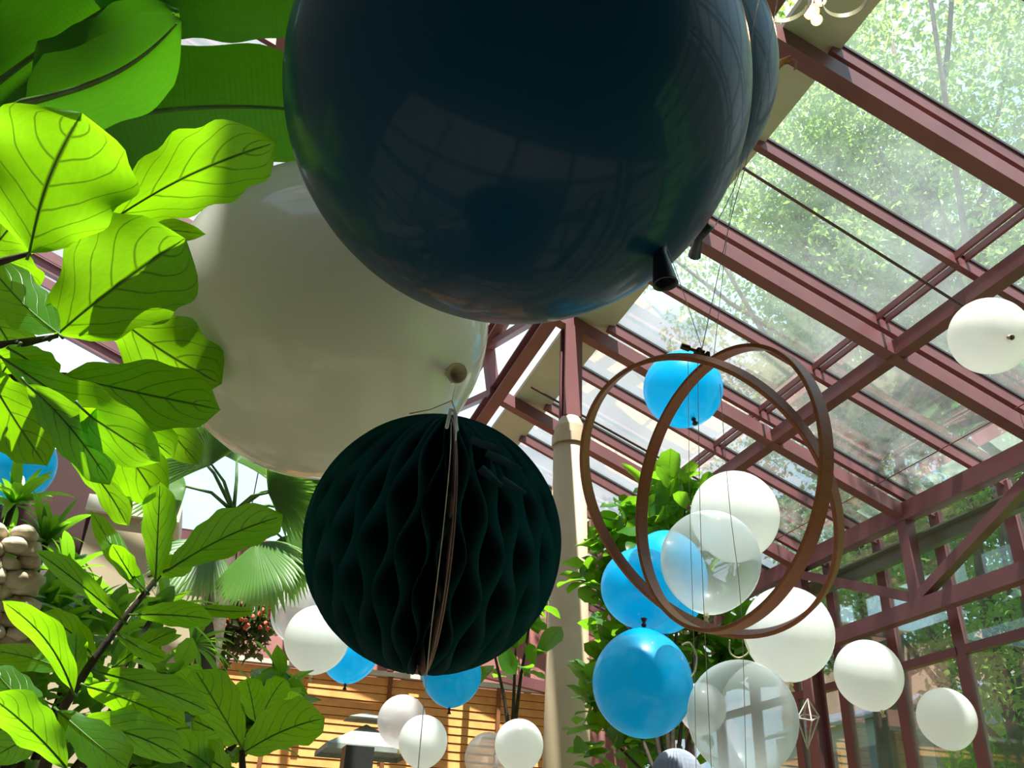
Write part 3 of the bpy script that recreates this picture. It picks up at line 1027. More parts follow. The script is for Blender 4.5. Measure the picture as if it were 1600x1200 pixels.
for q, (fx, fy, fs1, fa) in enumerate(((735, 684, 44, 0.5), (762, 704, 46, 0.7), (784, 748, 34, 0.6), (752, 730, 34, 0.9))):
    # crumpled tissue flaps standing off the upper right of the ball
    o_ = on_sphere(fx, fy, cH, RH); nr_ = (o_ - cH).normalized()
    tt = (nr_.cross(axH)).normalized(); dn = tt.cross(nr_).normalized()
    if dn.z > 0: dn = -dn
    u_ = (tt * (-math.cos(fa)) * -1 if (C2W.transposed() @ tt).x > 0 else -tt * math.cos(fa)) + dn * math.sin(fa); u_.normalize()
    v_ = nr_.cross(u_)
    Lf = fs1 * 1.15 / F * 1.3
    b = MB(); vs = []; fs = []
    for j in range(7):
        for k in range(5):
            vs.append(o_ - cH + u_ * Lf * j / 6 + v_ * Lf * .42 * (k / 4 - .5) * (1 - .5 * (j / 6) ** 2) + nr_ * (0.002 + Lf * (.12 * (j / 6) ** 1.5 - .10 * abs(k - 2) + .04 * math.sin(j * 2 + k * 1.7 + q)) * .5))
    for j in range(6):
        for k in range(4):
            fs.append((j * 5 + k, j * 5 + k + 1, j * 5 + k + 6, j * 5 + k + 5))
    b.add(vs, fs); b.build('tissue_flap', M['tissue'], hb, smooth=True, loc=(0, 0, 0))
b = MB(); b.tube([P(640, 646, 1.22) - cH, P(672, 640, 1.2) - cH, P(706, 626, 1.18) - cH, P(714, 650, 1.07) - cH, P(712, 688, 1.03) - cH], 0.0009, 6)
b.tube([P(698, 668, 1.06) - cH, P(704, 640, 1.1) - cH, P(710, 642, 1.1) - cH, P(714, 672, 1.06) - cH], 0.0022, 6)
b.build('hanging_loop', M['string'], hb, loc=(0, 0, 0))

# ------------------------------------------------------------------ wooden hoops


def hoop(c, r, n, w, t, label, clasp=None):
    c = Vector(c) + EYE; n = Vector(n).normalized()
    root = empty('embroidery_hoop', c); tag(root, label, 'hoop', 'wooden embroidery hoops')
    a = n.cross(Vector((0, 0, 1))).normalized(); b_ = n.cross(a)
    K = 128
    m = MB(); vs = []; fs = []; uv = []
    prof = [(-w / 2 + .001, -t / 2), (w / 2 - .001, -t / 2), (w / 2, -t / 2 + .001), (w / 2, t / 2 - .001), (w / 2 - .001, t / 2), (-w / 2 + .001, t / 2), (-w / 2, t / 2 - .001), (-w / 2, -t / 2 + .001)]
    for i in range(K + 1):
        an = 2 * PI * i / K
        d = a * math.cos(an) + b_ * math.sin(an)
        for q, (pw, pt) in enumerate(prof):
            vs.append(d * (r + pt) + n * pw); uv.append((pw / w * 0.5 + (q > 3), an))
    for i in range(K):
        for q in range(8):
            fs.append((i * 8 + q, i * 8 + (q + 1) % 8, (i + 1) * 8 + (q + 1) % 8, (i + 1) * 8 + q))
    m.add(vs, fs, uv); m.build('ring', M['wood'], root, loc=(0, 0, 0))
    if clasp:
        p = P(*clasp) - c
        k = MB()
        dx = (P(clasp[0] + 30, clasp[1] + 10, clasp[2]) - P(clasp[0], clasp[1], clasp[2]))
        u = dx.normalized()
        k.tube([p - dx * 0.55 * 0.9, p + dx * 0.25], 0.0028, 10)
        k.lathe(p - dx * 0.5, u, [(-0.012, 0), (-0.012, 0.005), (0.002, 0.0055), (0.004, 0.003), (0.004, 0)], 12)
        k.lathe(p + dx * 0.15, u, [(-0.006, 0), (-0.006, 0.006), (0.006, 0.006), (0.006, 0)], 6)
        k.box(p + dx * 0.0 + Vector((0, 0, -0.004)), (0.006, 0.016, 0.014))
        k.box(p + dx * 0.45 + Vector((0, 0, -0.006)), (0.005, 0.016, 0.014))
        k.build('clasp', M['brass'], root, loc=(0, 0, 0))
    return root


hoop((0.695, 1.204, 0.562), 0.238, (-0.774, -0.213, -0.596), 0.022, 0.007, 'wooden embroidery hoop reaching furthest left, with the metal screw clasp', (1090, 549, 1.46))
hoop((0.725, 1.178, 0.581), 0.2316, (0.99, 0.141, -0.005), 0.023, 0.007, 'upright wooden hoop, the narrower of the crossed pair without a clasp')

# ------------------------------------------------------------------ threads


def smooth(pts, n=8):
    pts = [Vector(p) for p in pts]
    out = []
    for i in range(len(pts) - 1):
        a, b_, c, d = pts[max(0, i - 1)], pts[i], pts[i + 1], pts[min(len(pts) - 1, i + 2)]
        for k in range(n):
            t = k / n
            out.append(0.5 * (2 * b_ + (c - a) * t + (2 * a - 5 * b_ + 4 * c - d) * t * t + (3 * b_ - a - 3 * c + d) * t ** 3))
    return out + [pts[-1]]


def thread(pts, label, r=0.0006, mat='string', group='hanging threads'):
    b = MB(); b.tube(smooth(pts, 5), r, 5)
    o = b.build('thread', M[mat]); tag(o, label, 'thread', group)
    return o


thread([P(712, 598, 2.12), P(706, 628, 1.17)], 'short thread from the ivory balloon neck to the tissue ball')
thread([P(705, 660, 1.10), P(703, 720, 1.03), P(690, 850, 1.01), P(672, 1000, 1.03), P(652, 1215, 1.06)], 'pale thread hanging down in front of the tissue ball')
thread([P(1190, -20, 1.9), P(1175, 60, 1.85), P(1160, 250, 1.8), P(1118, 352, 1.6)], 'copper-lit thread running down the edge of the giant navy balloon', 0.0009)
thread([P(1218, -20, 1.9), P(1195, 110, 1.8), P(1168, 245, 1.7), P(1140, 350, 1.62), P(1097, 545, 1.46)], 'long thread from above down to the hoop clasp', 0.0008)
thread([P(1152, 262, 1.8), P(1138, 355, 1.65), P(1115, 560, 1.45)], 'thread reaching the crossing of the hoops beside the clasp', 0.0006)
thread([P(1040, 380, 1.45), P(1062, 440, 1.4), P(1098, 548, 1.44)], 'thread from the navy balloon neck to the hoop clasp', 0.0006)
thread([P(1075, 560, 1.46), P(1078, 800, 1.46), P(1084, 1000, 1.46), P(1088, 1215, 1.46)], 'leftmost of the pale threads hanging inside the hoops', 0.0005)
thread([P(1090, 560, 1.48), P(1094, 800, 1.48), P(1102, 1000, 1.48), P(1112, 1215, 1.48)], 'middle pale thread hanging inside the hoops', 0.0006)
thread([P(1125, 600, 1.5), P(1140, 790, 1.5), P(1158, 950, 1.5), P(1166, 1215, 1.5)], 'slanting pale thread hanging furthest right inside the hoops', 0.0006)
b = MB()
cc = P(1085, 1015, 3.1)
pts = [P(1065, 1008, 3.1), P(1078, 1005, 3.1), P(1088, 1025, 3.12), P(1085, 1050, 3.1), P(1072, 1062, 3.08), P(1062, 1050, 3.05)]
b.tube(smooth(pts), 0.0035, 6); o = b.build('curled_ribbon', M['ribbon']); tag(o, 'tan curled ribbon beside the largest blue balloon', 'ribbon')
b = MB(); b.tube(smooth([P(1140, 1000, 3.1), P(1141, 1020, 3.1), P(1155, 1028, 3.1), P(1170, 1018, 3.1), P(1165, 1000, 3.12)]), 0.003, 6)
o = b.build('curled_ribbon', M['ribbon']); tag(o, 'tan curled ribbon under the ivory balloon by the hoops', 'ribbon')
# wire ornament
b = MB()
top = P(1262, 1092, 4.5); bot = P(1262, 1170, 4.5)
mids = [P(1246, 1122, 4.45), P(1268, 1126, 4.38), P(1280, 1120, 4.55), P(1256, 1116, 4.62)]
for i in range(4):
    for q in (top, bot, mids[(i + 1) % 4]):
        b.tube([mids[i], q], 0.004, 5)
o = b.build('wire_ornament', M['string']); tag(o, 'diamond shaped wire ornament beside the large frosted balloon', 'ornament')
# small pleated paper ball at the bottom
c0 = P(1058, 1212, 3.4)
pb = empty('pleated_ball', c0); tag(pb, 'grey pleated paper ball at the bottom beside the frosted balloon', 'paper ball')
b = MB(); vs = []; fs = []
R0 = 40 * 3.4 / F
for j in range(17):
    th = PI * j / 16
    for i in range(72):
        t = 2 * PI * i / 72; rr = R0 * (1 if i % 2 else 0.9)
        vs.append(Vector((math.cos(t) * math.sin(th) * rr, math.sin(t) * math.sin(th) * rr, math.cos(th) * R0)))
for j in range(16):
    for i in range(72):
        fs.append((j * 72 + i, j * 72 + (i + 1) % 72, (j + 1) * 72 + (i + 1) % 72, (j + 1) * 72 + i))
b.add(vs, fs); b.build('pleats', plain('grey_paper', srgb(150, 155, 170), srgb(120, 125, 140), 0.7, 20), pb, loc=(0, 0, 0))
b = MB(); b.tube([(0, 0, R0), (0, 0, R0 * 1.3)], 0.002, 5); b.build('hanging_loop', M['string'], pb, loc=(0, 0, 0))

# ------------------------------------------------------------------ tie rods
def rod(a, b_, r, label, hook=False):
    root = empty('tie_rod', a); tag(root, label, 'rod', 'roof tie rods')
    m = MB(); m.tube([a, b_], r, 8); m.build('rod', M['brown_rod'], root)
    if hook:
        k = MB(); d = (b_ - a).normalized()
        k.tube([b_ - d * 0.04, b_ + d * 0.01], r * 1.9, 10)
        k.tube([b_ - d * 0.02, b_ - d * 0.02 + Vector((0.0, 0, 0.05)), b_ + Vector((0.02, 0, 0.06))], r * 0.8, 6)
        k.build('end_hook', M['black'], root)
    return root


rod(PX(1160, 262, 2.9), PX(1558, 512, 4.95) * 1.0, 0.011, 'dark tie rod crossing the roof to the high white balloon', True)
rod(PX(830, 605, 2.85), PX(1105, 757, 5.45), 0.014, 'thin tie rod under the roof behind the left side of the hoops')

# ------------------------------------------------------------------ lamp at the top edge
lc = P(1266, 14, 4.6)
lamp = empty('spotlight', lc); tag(lamp, 'glowing warm spotlight cluster fixed to the roof steel', 'lamp')
for (x, y, r_) in ((1268, 18, 0.030), (1282, 1, 0.022), (1276, 31, 0.022)):
    p = P(x, y, 4.5) - lc
    b = MB(); b.lathe(p, (EYE - lc), [(-0.03, 0), (-0.02, r_ * .8), (0, r_), (0.015, r_ * .7), (0.02, 0)], 16); b.build('bulb', M['bulb'], lamp, smooth=True, loc=(0, 0, 0))
    b = MB(); b.lathe(p, (EYE - lc), [(-0.14, 0), (-0.14, 0.035), (-0.03, r_ * 1.2), (0.0, r_ * 1.35), (0.0, r_ * 1.2), (-0.03, r_)], 20); b.build('lamp_housing', M['black'], lamp, smooth=True, loc=(0, 0, 0))
pl_ = bpy.data.lights.new('spotlight_glow', 'POINT'); pl_.energy = 45; pl_.color = (1.0, 0.5, 0.2); pl_.shadow_soft_size = 0.04
plo = bpy.data.objects.new('spotlight_glow', pl_); col.objects.link(plo); plo.location = P(1272, 16, 4.35)
b = MB(); b.tube([P(1268, 10, 4.62) - lc, P(1268, -30, 4.75) - lc], 0.02, 8); b.build('bracket', M['steel'], lamp, loc=(0, 0, 0))
for (x, y, r_, lb) in ((1224, 0, 42, 'pale hanging ring left of the glowing spotlights'), (1320, -2, 34, 'pale hanging ring right of the glowing spotlights')):
    c = P(x, y, 3.6); rr = r_ * 3.6 / F
    b = MB(); vs = []; fs = []
    for i in range(48):
        t = 2 * PI * i / 48
        for (dr, dz) in ((0, -.012), (0.004, -.012), (0.004, .012), (0, .012)):
            vs.append(c + Vector((math.cos(t) * (rr + dr), math.sin(t) * (rr + dr) * 0.9, dz)))
    for i in range(48):
        for q in range(4):
            fs.append((i * 4 + q, i * 4 + (q + 1) % 4, ((i + 1) % 48) * 4 + (q + 1) % 4, ((i + 1) % 48) * 4 + q))
    b.add(vs, fs); o = b.build('ring', M['ribbon']); tag(o, lb, 'ring', 'pale rings by the spotlights')
cc = P(1225, 98, 5.0)
cl = empty('light_bracket', cc); tag(cl, 'small metal light bracket with a wire loop on the ridge steel', 'bracket')
b = MB(); b.tube([P(1212, 108, 5.0) - cc, P(1222, 97, 5.0) - cc, P(1236, 92, 5.0) - cc], 0.02, 8); b.build('arm', M['brass'], cl, loc=(0, 0, 0))
b = MB(); b.tube([P(1236, 92, 5) - cc, P(1244, 95, 5) - cc, P(1244, 104, 5) - cc, P(1241, 109, 5) - cc], 0.006, 6); b.build('wire', M['black'], cl, loc=(0, 0, 0))

# ------------------------------------------------------------------ patio umbrella and box
uc = P(572, 1138, 9.5)
um = empty('patio_umbrella', (uc.x, uc.y, 0)); tag(um, 'grey square patio umbrella in front of the slat screen', 'umbrella')
b = MB(); b.tube([(uc.x, uc.y, 0), uc + Vector((0, 0, 0.02))], 0.025, 8); b.build('pole', M['black'], um)
w = 0.45
b = MB()
cv = [uc + Vector((sx * w, sy * w, -0.22)) for sx, sy in ((-1, -1), (1, -1), (1, 1), (-1, 1))]
lo = [p + Vector((0, 0, -0.05)) for p in cv]
b.add([uc + Vector((0, 0, 0.04))] + cv + lo, [(0, 1, 2), (0, 2, 3), (0, 3, 4), (0, 4, 1), (1, 5, 6, 2), (2, 6, 7, 3), (3, 7, 8, 4), (4, 8, 5, 1)])
b.build('canopy', M['umbrella'], um)
b = MB()
q = uc + Vector((0, 0, 0.10))
b.add([q + Vector((0, 0, 0.06)), q + Vector((-.22, -.22, -.02)), q + Vector((.22, -.22, -.02)), q + Vector((.22, .22, -.02)), q + Vector((-.22, .22, -.02))], [(0, 1, 2), (0, 2, 3), (0, 3, 4), (0, 4, 1), (1, 4, 3, 2)])
b.build('vent_cap', M['umbrella'], um)
bx = P(557, 1190, 8.2)
b = MB(); b.box((bx.x, bx.y, (bx.z + 0.12) / 2), (0.26, 0.26, bx.z + 0.12)); o = b.build('bin', M['box_black']); tag(o, 'tall black box standing under the grey patio umbrella', 'box')

# ------------------------------------------------------------------ stone pillar at the left edge
sc = P(5, 905, 2.28)
sp_ = empty('stone_wall', (sc.x, sc.y, 0)); tag(sp_, 'pale rounded stones stacked up at the left edge', 'stone wall')
rs = random.Random(3)
b = MB(); b.box((sc.x - 0.10, sc.y + 0.08, (sc.z + .05) / 2), (0.22, 0.2, sc.z + .05)); b.build('core', M['stone'], sp_)
for row in range(9):
    for k in range(3):
        px = -20 + k * 30 + (row % 2) * 12 - max(0, 1 - row) * 8; py = 835 + row * 22
        c = P(px + rs.uniform(-9, 7), py + rs.uniform(-5, 5), 2.15 + 0.03 * k)
        m = MB(); vs = []; fs = []
        ph = rs.uniform(0, 6)
        sx, sy, sz = rs.uniform(.024, .036), 0.035, rs.uniform(.016, .024)
        for j in range(9):
            th = PI * j / 8
            for i in range(14):
                t = 2 * PI * i / 14
                q = 1 + .12 * math.sin(3 * t + ph) * math.sin(th) + .08 * math.cos(5 * th + ph)
                vs.append(c + Vector((abs(math.cos(t)) ** .7 * math.copysign(1, math.cos(t)) * math.sin(th) * sx * q, math.sin(t) * math.sin(th) * sy * q, abs(math.cos(th)) ** .7 * math.copysign(1, math.cos(th)) * sz * q)))
        for j in range(8):
            for i in range(14):
                fs.append((j * 14 + i, j * 14 + (i + 1) % 14, (j + 1) * 14 + (i + 1) % 14, (j + 1) * 14 + i))
        m.add(vs, fs); m.build('stone', M['stone'], sp_, smooth=True)

# ------------------------------------------------------------------ plants
# banana / bird of paradise, top left
base = P(-150, 700, 3.2)
bn = empty('banana_plant', (base.x, base.y, 0)); tag(bn, 'tall plant with very broad banana-like leaves at the top left', 'plant')
BL = [  # base px, tip px, width px, depth base, depth tip, roll
    ((60, 205), (600, 190), 185, 2.6, 3.3, 0.25),
    ((120, -60), (560, -45), 215, 2.4, 3.1, 0.2),
    ((-80, 190), (300, -60), 190, 2.3, 2.6, -0.35),
    ((60, 190), (330, 190), 165, 3.0, 3.5, 0.3),
    ((-60, 110), (150, -10), 110, 2.9, 2.3, 0.3),
    ((40, 160), (285, 30), 130, 2.15, 2.5, 0.9),
    ((55, 150), (280, 15), 150, 2.35, 2.6, 0.5),  # added behind the blade above it, to darken that one
    ((-70, 175), (290, -80), 180, 2.6, 2.8, 0.0),  # second layer added behind the third blade to make it dark
]
for i, (b0_, t0_, w_, d0, d1, rl) in enumerate(BL):
    lf = view_leaf(bn, 'banana', M['banana'], b0_, t0_, w_, d0, d1, rl, droop=0.35, cup=0.22, wav=0.015, seed=40 + i, nu=10, nv=28, rib=0.010)
# unseen blades added over the top of the frame to shade the lower ones
for i, (p_, q_, w_) in enumerate((((-1.0, 1.9, 4.1), (0.35, 1.5, 5.0), 0.42), ((-1.0, 2.0, 4.1), (-0.1, 2.5, 5.4), 0.40), ((-1.1, 1.8, 4.2), (-0.75, 1.3, 5.3), 0.42), ((-0.9, 2.0, 4.4), (0.5, 2.2, 5.3), 0.36), ((-1.2, 1.7, 4.3), (-0.3, 1.1, 5.6), 0.40), ((-1.2, 2.1, 4.4), (-0.9, 2.9, 5.7), 0.36), ((-1.2, 1.7, 4.0), (-1.9, 1.2, 5.2), 0.40))):
    vs, fs, uv = leaf_geo('banana', p_, q_, w_, (0.2, 0, 1), 0.35, 0.2, 0.015, 60 + i, 10, 24)
    m_ = MB(); m_.add(vs, fs, uv); m_.tube([(base.x, base.y, 1.9), ((base.x + p_[0]) / 2 - .1, (base.y + p_[1]) / 2, 3.2), p_], [0.03, 0.02, 0.012], 8)
    m_.build('leaf', M['banana'], bn, smooth=True)
b = MB()
b.tube([(base.x, base.y, 0), (base.x, base.y, 2.0), P(-90, 230, 2.5)], [0.09, 0.07, 0.03], 12); b.build('stalk', M['greenstem'], bn, smooth=True)
for i, (q0, q1) in enumerate((((-30, 275), (45, 215)), ((-40, 175), (70, 105)))):
    b = MB(); b.tube([P(-90, 330, 2.4), P(q0[0], q0[1], 2.4), P(q1[0], q1[1], 2.6), P(q1[0] + 80, q1[1] - 35, 2.7)], [0.02, 0.016, 0.012, 0.008], 8); b.build('stalk', M['greenstem'], bn, smooth=True)

# fiddle leaf fig, upper left
fr = P(-60, 600, 1.75)
fg = empty('fiddle_leaf_fig', (fr.x, fr.y, 0)); tag(fg, 'fiddle leaf fig with large veined leaves in front of the ivory balloon', 'plant')
FLs = [
    ((46, 395), (128, 176), 232, 1.55, 1.95, 0.0),
    ((165, 350), (432, 222), 125, 1.75, 2.05, 0.0),
    ((140, 352), (322, 366), 34, 1.8, 1.95, 0.3),
    ((86, 525), (290, 372), 185, 1.7, 1.95, -0.1),
    ((98, 588), (345, 640), 105, 1.65, 1.9, 0.15),
    ((92, 522), (-25, 405), 80, 1.6, 1.75, 1.9),
    ((15, 545), (90, 592), 50, 1.5, 1.6, 0.1),
    ((140, 592), (272, 715), 78, 1.85, 1.95, 0.1),
    ((5, 560), (250, 722), 86, 1.5, 1.6, 0.75),
    ((40, 598), (172, 756), 74, 1.45, 1.5, 0.2),
    ((-25, 575), (72, 728), 92, 1.5, 1.55, -0.6),
    ((125, 635), (253, 792), 84, 1.48, 1.6, -0.3),
    ((95, 690), (200, 822), 46, 1.6, 1.7, 0.9),
    ((215, 585), (312, 726), 66, 1.9, 2.0, -0.4),
    ((-10, 385), (40, 470), 70, 1.9, 2.0, 0.3),
    ((-25, 470), (30, 560), 80, 1.8, 1.85, 0.2),
    ((150, 470), (345, 600), 120, 2.1, 2.2, 0.6),
    ((30, 540), (-30, 640), 70, 1.6, 1.65, 0.6),
    ((-20, 240), (20, 200), 50, 1.7, 1.8, 0.2),
    ((-20, 400), (45, 320), 90, 1.75, 1.9, 1.2),
]
for i, (b0_, t0_, w_, d0, d1, rl) in enumerate(FLs):
    view_leaf(fg, 'fig', M['fig'], b0_, t0_, w_, d0, d1, rl, droop=0.18, cup=0.12, wav=0.035, seed=70 + i, nu=12, nv=26, rib=0.0022)
for pts in ([P(-80, 640, 1.7), P(-10, 540, 1.65), P(40, 535, 1.65), P(90, 525, 1.7)], [P(-80, 480, 1.65), P(-10, 412, 1.6), P(46, 396, 1.56)], [P(-60, 600, 1.6), P(30, 590, 1.62), P(100, 588, 1.66), P(145, 592, 1.8)], [(fr.x, fr.y, 0), (fr.x, fr.y, 1.5), P(-80, 640, 1.7), P(-70, 480, 1.65), P(-40, 390, 1.65)]):
    b = MB(); b.tube(pts, [0.012 if Vector(pts[0]).z > .1 else .02] + [0.008] * (len(pts) - 2) + [0.004], 8); b.build('branch', M['stem'], fg, smooth=True)

# dark stemmed sapling, lower left
sr = P(60, 1240, 1.5)
sg = empty('fig_sapling', (sr.x, sr.y, 0)); tag(sg, 'fig sapling with one dark slanting stem and spreading leaves', 'plant')
SLs = [
    ((243, 908), (250, 752), 62, 1.5, 1.6, 0.2),
    ((264, 890), (442, 806), 92, 1.5, 1.7, 0.1),
    ((228, 922), (142, 798), 42, 1.5, 1.5, 2.0),
    ((192, 970), (54, 860), 44, 1.45, 1.4, 0.9),
    ((206, 960), (334, 968), 50, 1.5, 1.6, 0.5),
    ((235, 900), (300, 880), 46, 1.6, 1.7, 0.5),
    ((290, 945), (396, 955), 26, 1.6, 1.7, 2.1),
    ((115, 1082), (2, 938), 56, 1.35, 1.4, 0.5),
    ((95, 1045), (-20, 1015), 52, 1.4, 1.45, 2.0),
    ((75, 1118), (-15, 1040), 66, 1.3, 1.35, 2.2),
    ((105, 1200), (-20, 1085), 80, 1.25, 1.3, 0.4),
    ((135, 1072), (290, 1135), 72, 1.4, 1.5, -0.5),
    ((155, 1050), (328, 1112), 56, 1.45, 1.6, 0.6),
    ((180, 988), (260, 1030), 32, 1.45, 1.5, 2.0),
    ((180, 1040), (276, 985), 40, 1.5, 1.6, 0.2),
    ((120, 1085), (120, 985), 40, 1.5, 1.55, 0.2),
    ((90, 1110), (200, 1200), 80, 1.35, 1.4, 2.1),
    ((60, 1150), (-20, 1190), 70, 1.3, 1.3, 0.8),
    ((100, 1130), (290, 1190), 70, 1.45, 1.55, 0.3),
    ((225, 930), (175, 850), 36, 1.55, 1.6, 0.3),
    ((150, 1030), (60, 960), 50, 1.5, 1.6, 0.4),
]
for i, (b0_, t0_, w_, d0, d1, rl) in enumerate(SLs):
    view_leaf(sg, 'fig', M['fig'], b0_, t0_, w_ * 0.82, d0, d1, rl, droop=0.25, cup=0.2, wav=0.03, seed=120 + i, nu=10, nv=20, rib=0.0018)
b = MB(); b.tube([(sr.x, sr.y, 0), sr, P(90, 1120, 1.45), P(140, 1040, 1.47), P(195, 965, 1.5), P(250, 898, 1.53)], [0.016, 0.012, 0.008, 0.0065, 0.0055, 0.004], 8); b.build('stem', M['stem'], sg, smooth=True)
b = MB(); b.tube([P(130, 1200, 1.5), P(170, 1120, 1.55), P(195, 1040, 1.6), P(240, 960, 1.65)], 0.005, 6); b.build('stem', M['stem'], sg, smooth=True)

# bright bush at the bottom
br_ = P(380, 1230, 2.0)
bs = empty('bright_fig', (br_.x, br_.y, 0)); tag(bs, 'low fig with bright yellow-green leaves at the bottom', 'plant')
BSs = [
    ((378, 1168), (303, 1045), 72, 2.0, 2.2, 0.1),
    ((380, 1176), (508, 1122), 78, 2.0, 2.2, 0.0),
    ((330, 1120), (260, 1060), 60, 2.2, 2.3, 0.9),
    ((370, 1160), (300, 1125), 60, 2.1, 2.2, 0.6),
    ((400, 1130), (385, 1060), 45, 2.4, 2.5, 0.4),
    ((330, 1200), (250, 1160), 56, 2.0, 2.1, 0.3),
    ((360, 1210), (300, 1180), 50, 2.0, 2.1, 0.7),
    ((410, 1115), (445, 1060), 40, 2.5, 2.6, 0.5),
    ((350, 1110), (350, 1080), 46, 2.5, 2.6, 0.5),
    ((440, 1120), (470, 1085), 30, 2.6, 2.7, 0.6),
]
for i, (b0_, t0_, w_, d0, d1, rl) in enumerate(BSs):
    view_leaf(bs, 'fig', M['fig'], b0_, t0_, w_, d0, d1, rl, droop=0.25, cup=0.2, wav=0.03, seed=160 + i, nu=8, nv=18, rib=0.002)
b = MB(); b.tube([(br_.x, br_.y, 0), br_, P(378, 1172, 2.0)], [0.014, 0.01, 0.006], 8); b.build('stem', M['stem'], bs, smooth=True)
b = MB(); b.tube([br_, P(340, 1190, 2.2), P(345, 1120, 2.4)], 0.006, 6); b.build('stem', M['stem'], bs, smooth=True)


def leafy(name, label, cat, groundpx, centers, n, size_px, mat, kind='oval', seed=0, aspect=0.5, updir=0.4, nu=4, nv=6, stems=True, group=None):
    """shrub of many medium leaves: each leaf a bent blade, all in one foliage part, plus stems"""
    g = random.Random(seed)
    c0_ = P(*centers[0][:3])
    root = empty(name, (c0_.x, c0_.y, 0)); tag(root, label, cat, group)
    mb = MB()
    for q in range(n):
        cx, cy, dd, rp = centers[g.randrange(len(centers))]
        an = g.uniform(0, 2 * PI); rr = rp * math.sqrt(g.random())
        p = P(cx + rr * math.cos(an), cy + rr * math.sin(an), dd + g.uniform(-1, 1) * rp * dd / F * 0.8)
        d = Vector((g.gauss(0, 1), g.gauss(0, 1), g.gauss(0, .6) + updir)).normalized()
        L = size_px * dd / F * g.uniform(0.7, 1.3)
        nn = Vector((g.gauss(0, .5), g.gauss(0, .5), 1))
        vs, fs, uv = leaf_geo(kind, p, p + d * L, L * aspect, nn, 0.3, 0.2, 0.03, q, nu, nv)
        mb.add(vs, fs, uv)
    mb.build('foliage', mat, root, smooth=True)
    if stems:
        zf = min(P(*c[:3]).z for c in centers) * 0.8
        for cx, cy, dd, rp in centers:
            p = P(cx, cy, dd); b = MB()
            b.tube([(c0_.x, c0_.y, 0), (c0_.x, c0_.y, zf), (c0_.x * .6 + p.x * .4, c0_.y * .6 + p.y * .4, zf * .5 + p.z * .5), p, p + Vector((0, 0, rp * dd / F * .7))], [0.02, 0.018, 0.012, 0.008, 0.003], 7)
            b.build('stem', M['stem'], root, smooth=True)
    return root


leafy('fig_tree', 'leafy fig tree behind the blue balloons right of the column', 'tree', None,
      [(1030, 830, 6.3, 75), (960, 880, 6.3, 55), (1000, 960, 6.5, 80), (1100, 960, 6.3, 70), (950, 1060, 6.4, 60), (1040, 1130, 6.4, 90), (960, 1160, 6.4, 70), (1130, 1020, 6.4, 60), (1070, 800, 6.6, 50)],
      620, 46, M['bush'], 'fig', 5, 0.62)
leafy('fig_tree', 'small leafy branchy fig just left of the column', 'tree', None, [(805, 1030, 6.3, 38), (770, 1010, 6.2, 16), (830, 960, 6.6, 24)], 46, 48, M['bush'], 'fig', 6, 0.55)
leafy('ficus_shrub', 'dense dark shrub filling the lower left corner', 'shrub', None, [(60, 1100, 2.3, 110), (170, 1130, 2.4, 100), (40, 980, 2.5, 80), (130, 1000, 2.6, 70), (230, 1180, 2.2, 70)], 260, 70, M['bush'], 'oval', 7, 0.42)
leafy('ficus_shrub', 'mid green shrub between the sapling and the bright fig', 'shrub', None, [(260, 1100, 3.0, 60), (330, 1150, 3.0, 60), (400, 1130, 3.1, 50), (220, 1000, 3.2, 50), (430, 1080, 3.3, 30)], 190, 52, M['bush'], 'oval', 8, 0.5)


# strappy shrub, left
def strappy(label, tufts, mat, seed, L_px, n, name='dracaena', wide=0.09, drop=0.6):
    g = random.Random(seed)
    c0_ = P(*tufts[0])
    root = empty(name, (c0_.x, c0_.y, 0)); tag(root, label, 'plant')
    for (x, y, dd) in tufts:
        p = P(x, y, dd); mb = MB()
        for q in range(n):
            an = g.uniform(0, 2 * PI); el = g.uniform(0.0, 1.3)
            d = Vector((math.cos(an) * math.cos(el), math.sin(an) * math.cos(el), math.sin(el)))
            L = L_px * dd / F * g.uniform(.7, 1.2)
            vs = []; uv = []; fs = []
            s_ = d.cross(Vector((0, 0, 1))).normalized()
            for j in range(9):
                v = j / 8
                c = p + d * L * v - Vector((0, 0, 1)) * L * drop * v * v * (1.1 - el * .6)
                w_ = L * wide * math.sin(PI * (0.12 + 0.88 * v)) ** 0.8 / 2 * 2
                vs += [c - s_ * w_ + Vector((0, 0, w_ * .3)), c, c + s_ * w_ + Vector((0, 0, w_ * .3))]; uv += [(-1, v), (0, v), (1, v)]
            for j in range(8):
                for k in range(2):
                    a_ = j * 3 + k
                    fs.append((a_, a_ + 1, a_ + 4, a_ + 3))
            mb.add(vs, fs, uv)
        mb.build('leaf_tuft', mat, root, smooth=True)
        b = MB(); b.tube([(c0_.x, c0_.y, 0), (p.x, p.y, p.z * .6), p], [0.03, 0.02, 0.012], 8); b.build('stem', M['stem'], root, smooth=True)
    return root


strappy('dracaena with sword shaped leaves beside the stacked stones', [(70, 850, 3.4), (105, 900, 3.3), (60, 930, 3.2), (130, 960, 3.1), (20, 790, 3.6)], M['bush'], 31, 95, 30)
strappy('arching grassy plant under the fan palm', [(300, 1010, 4.4), (255, 960, 4.2)], M['bush'], 32, 90, 16, name='grassy_plant', wide=0.07)

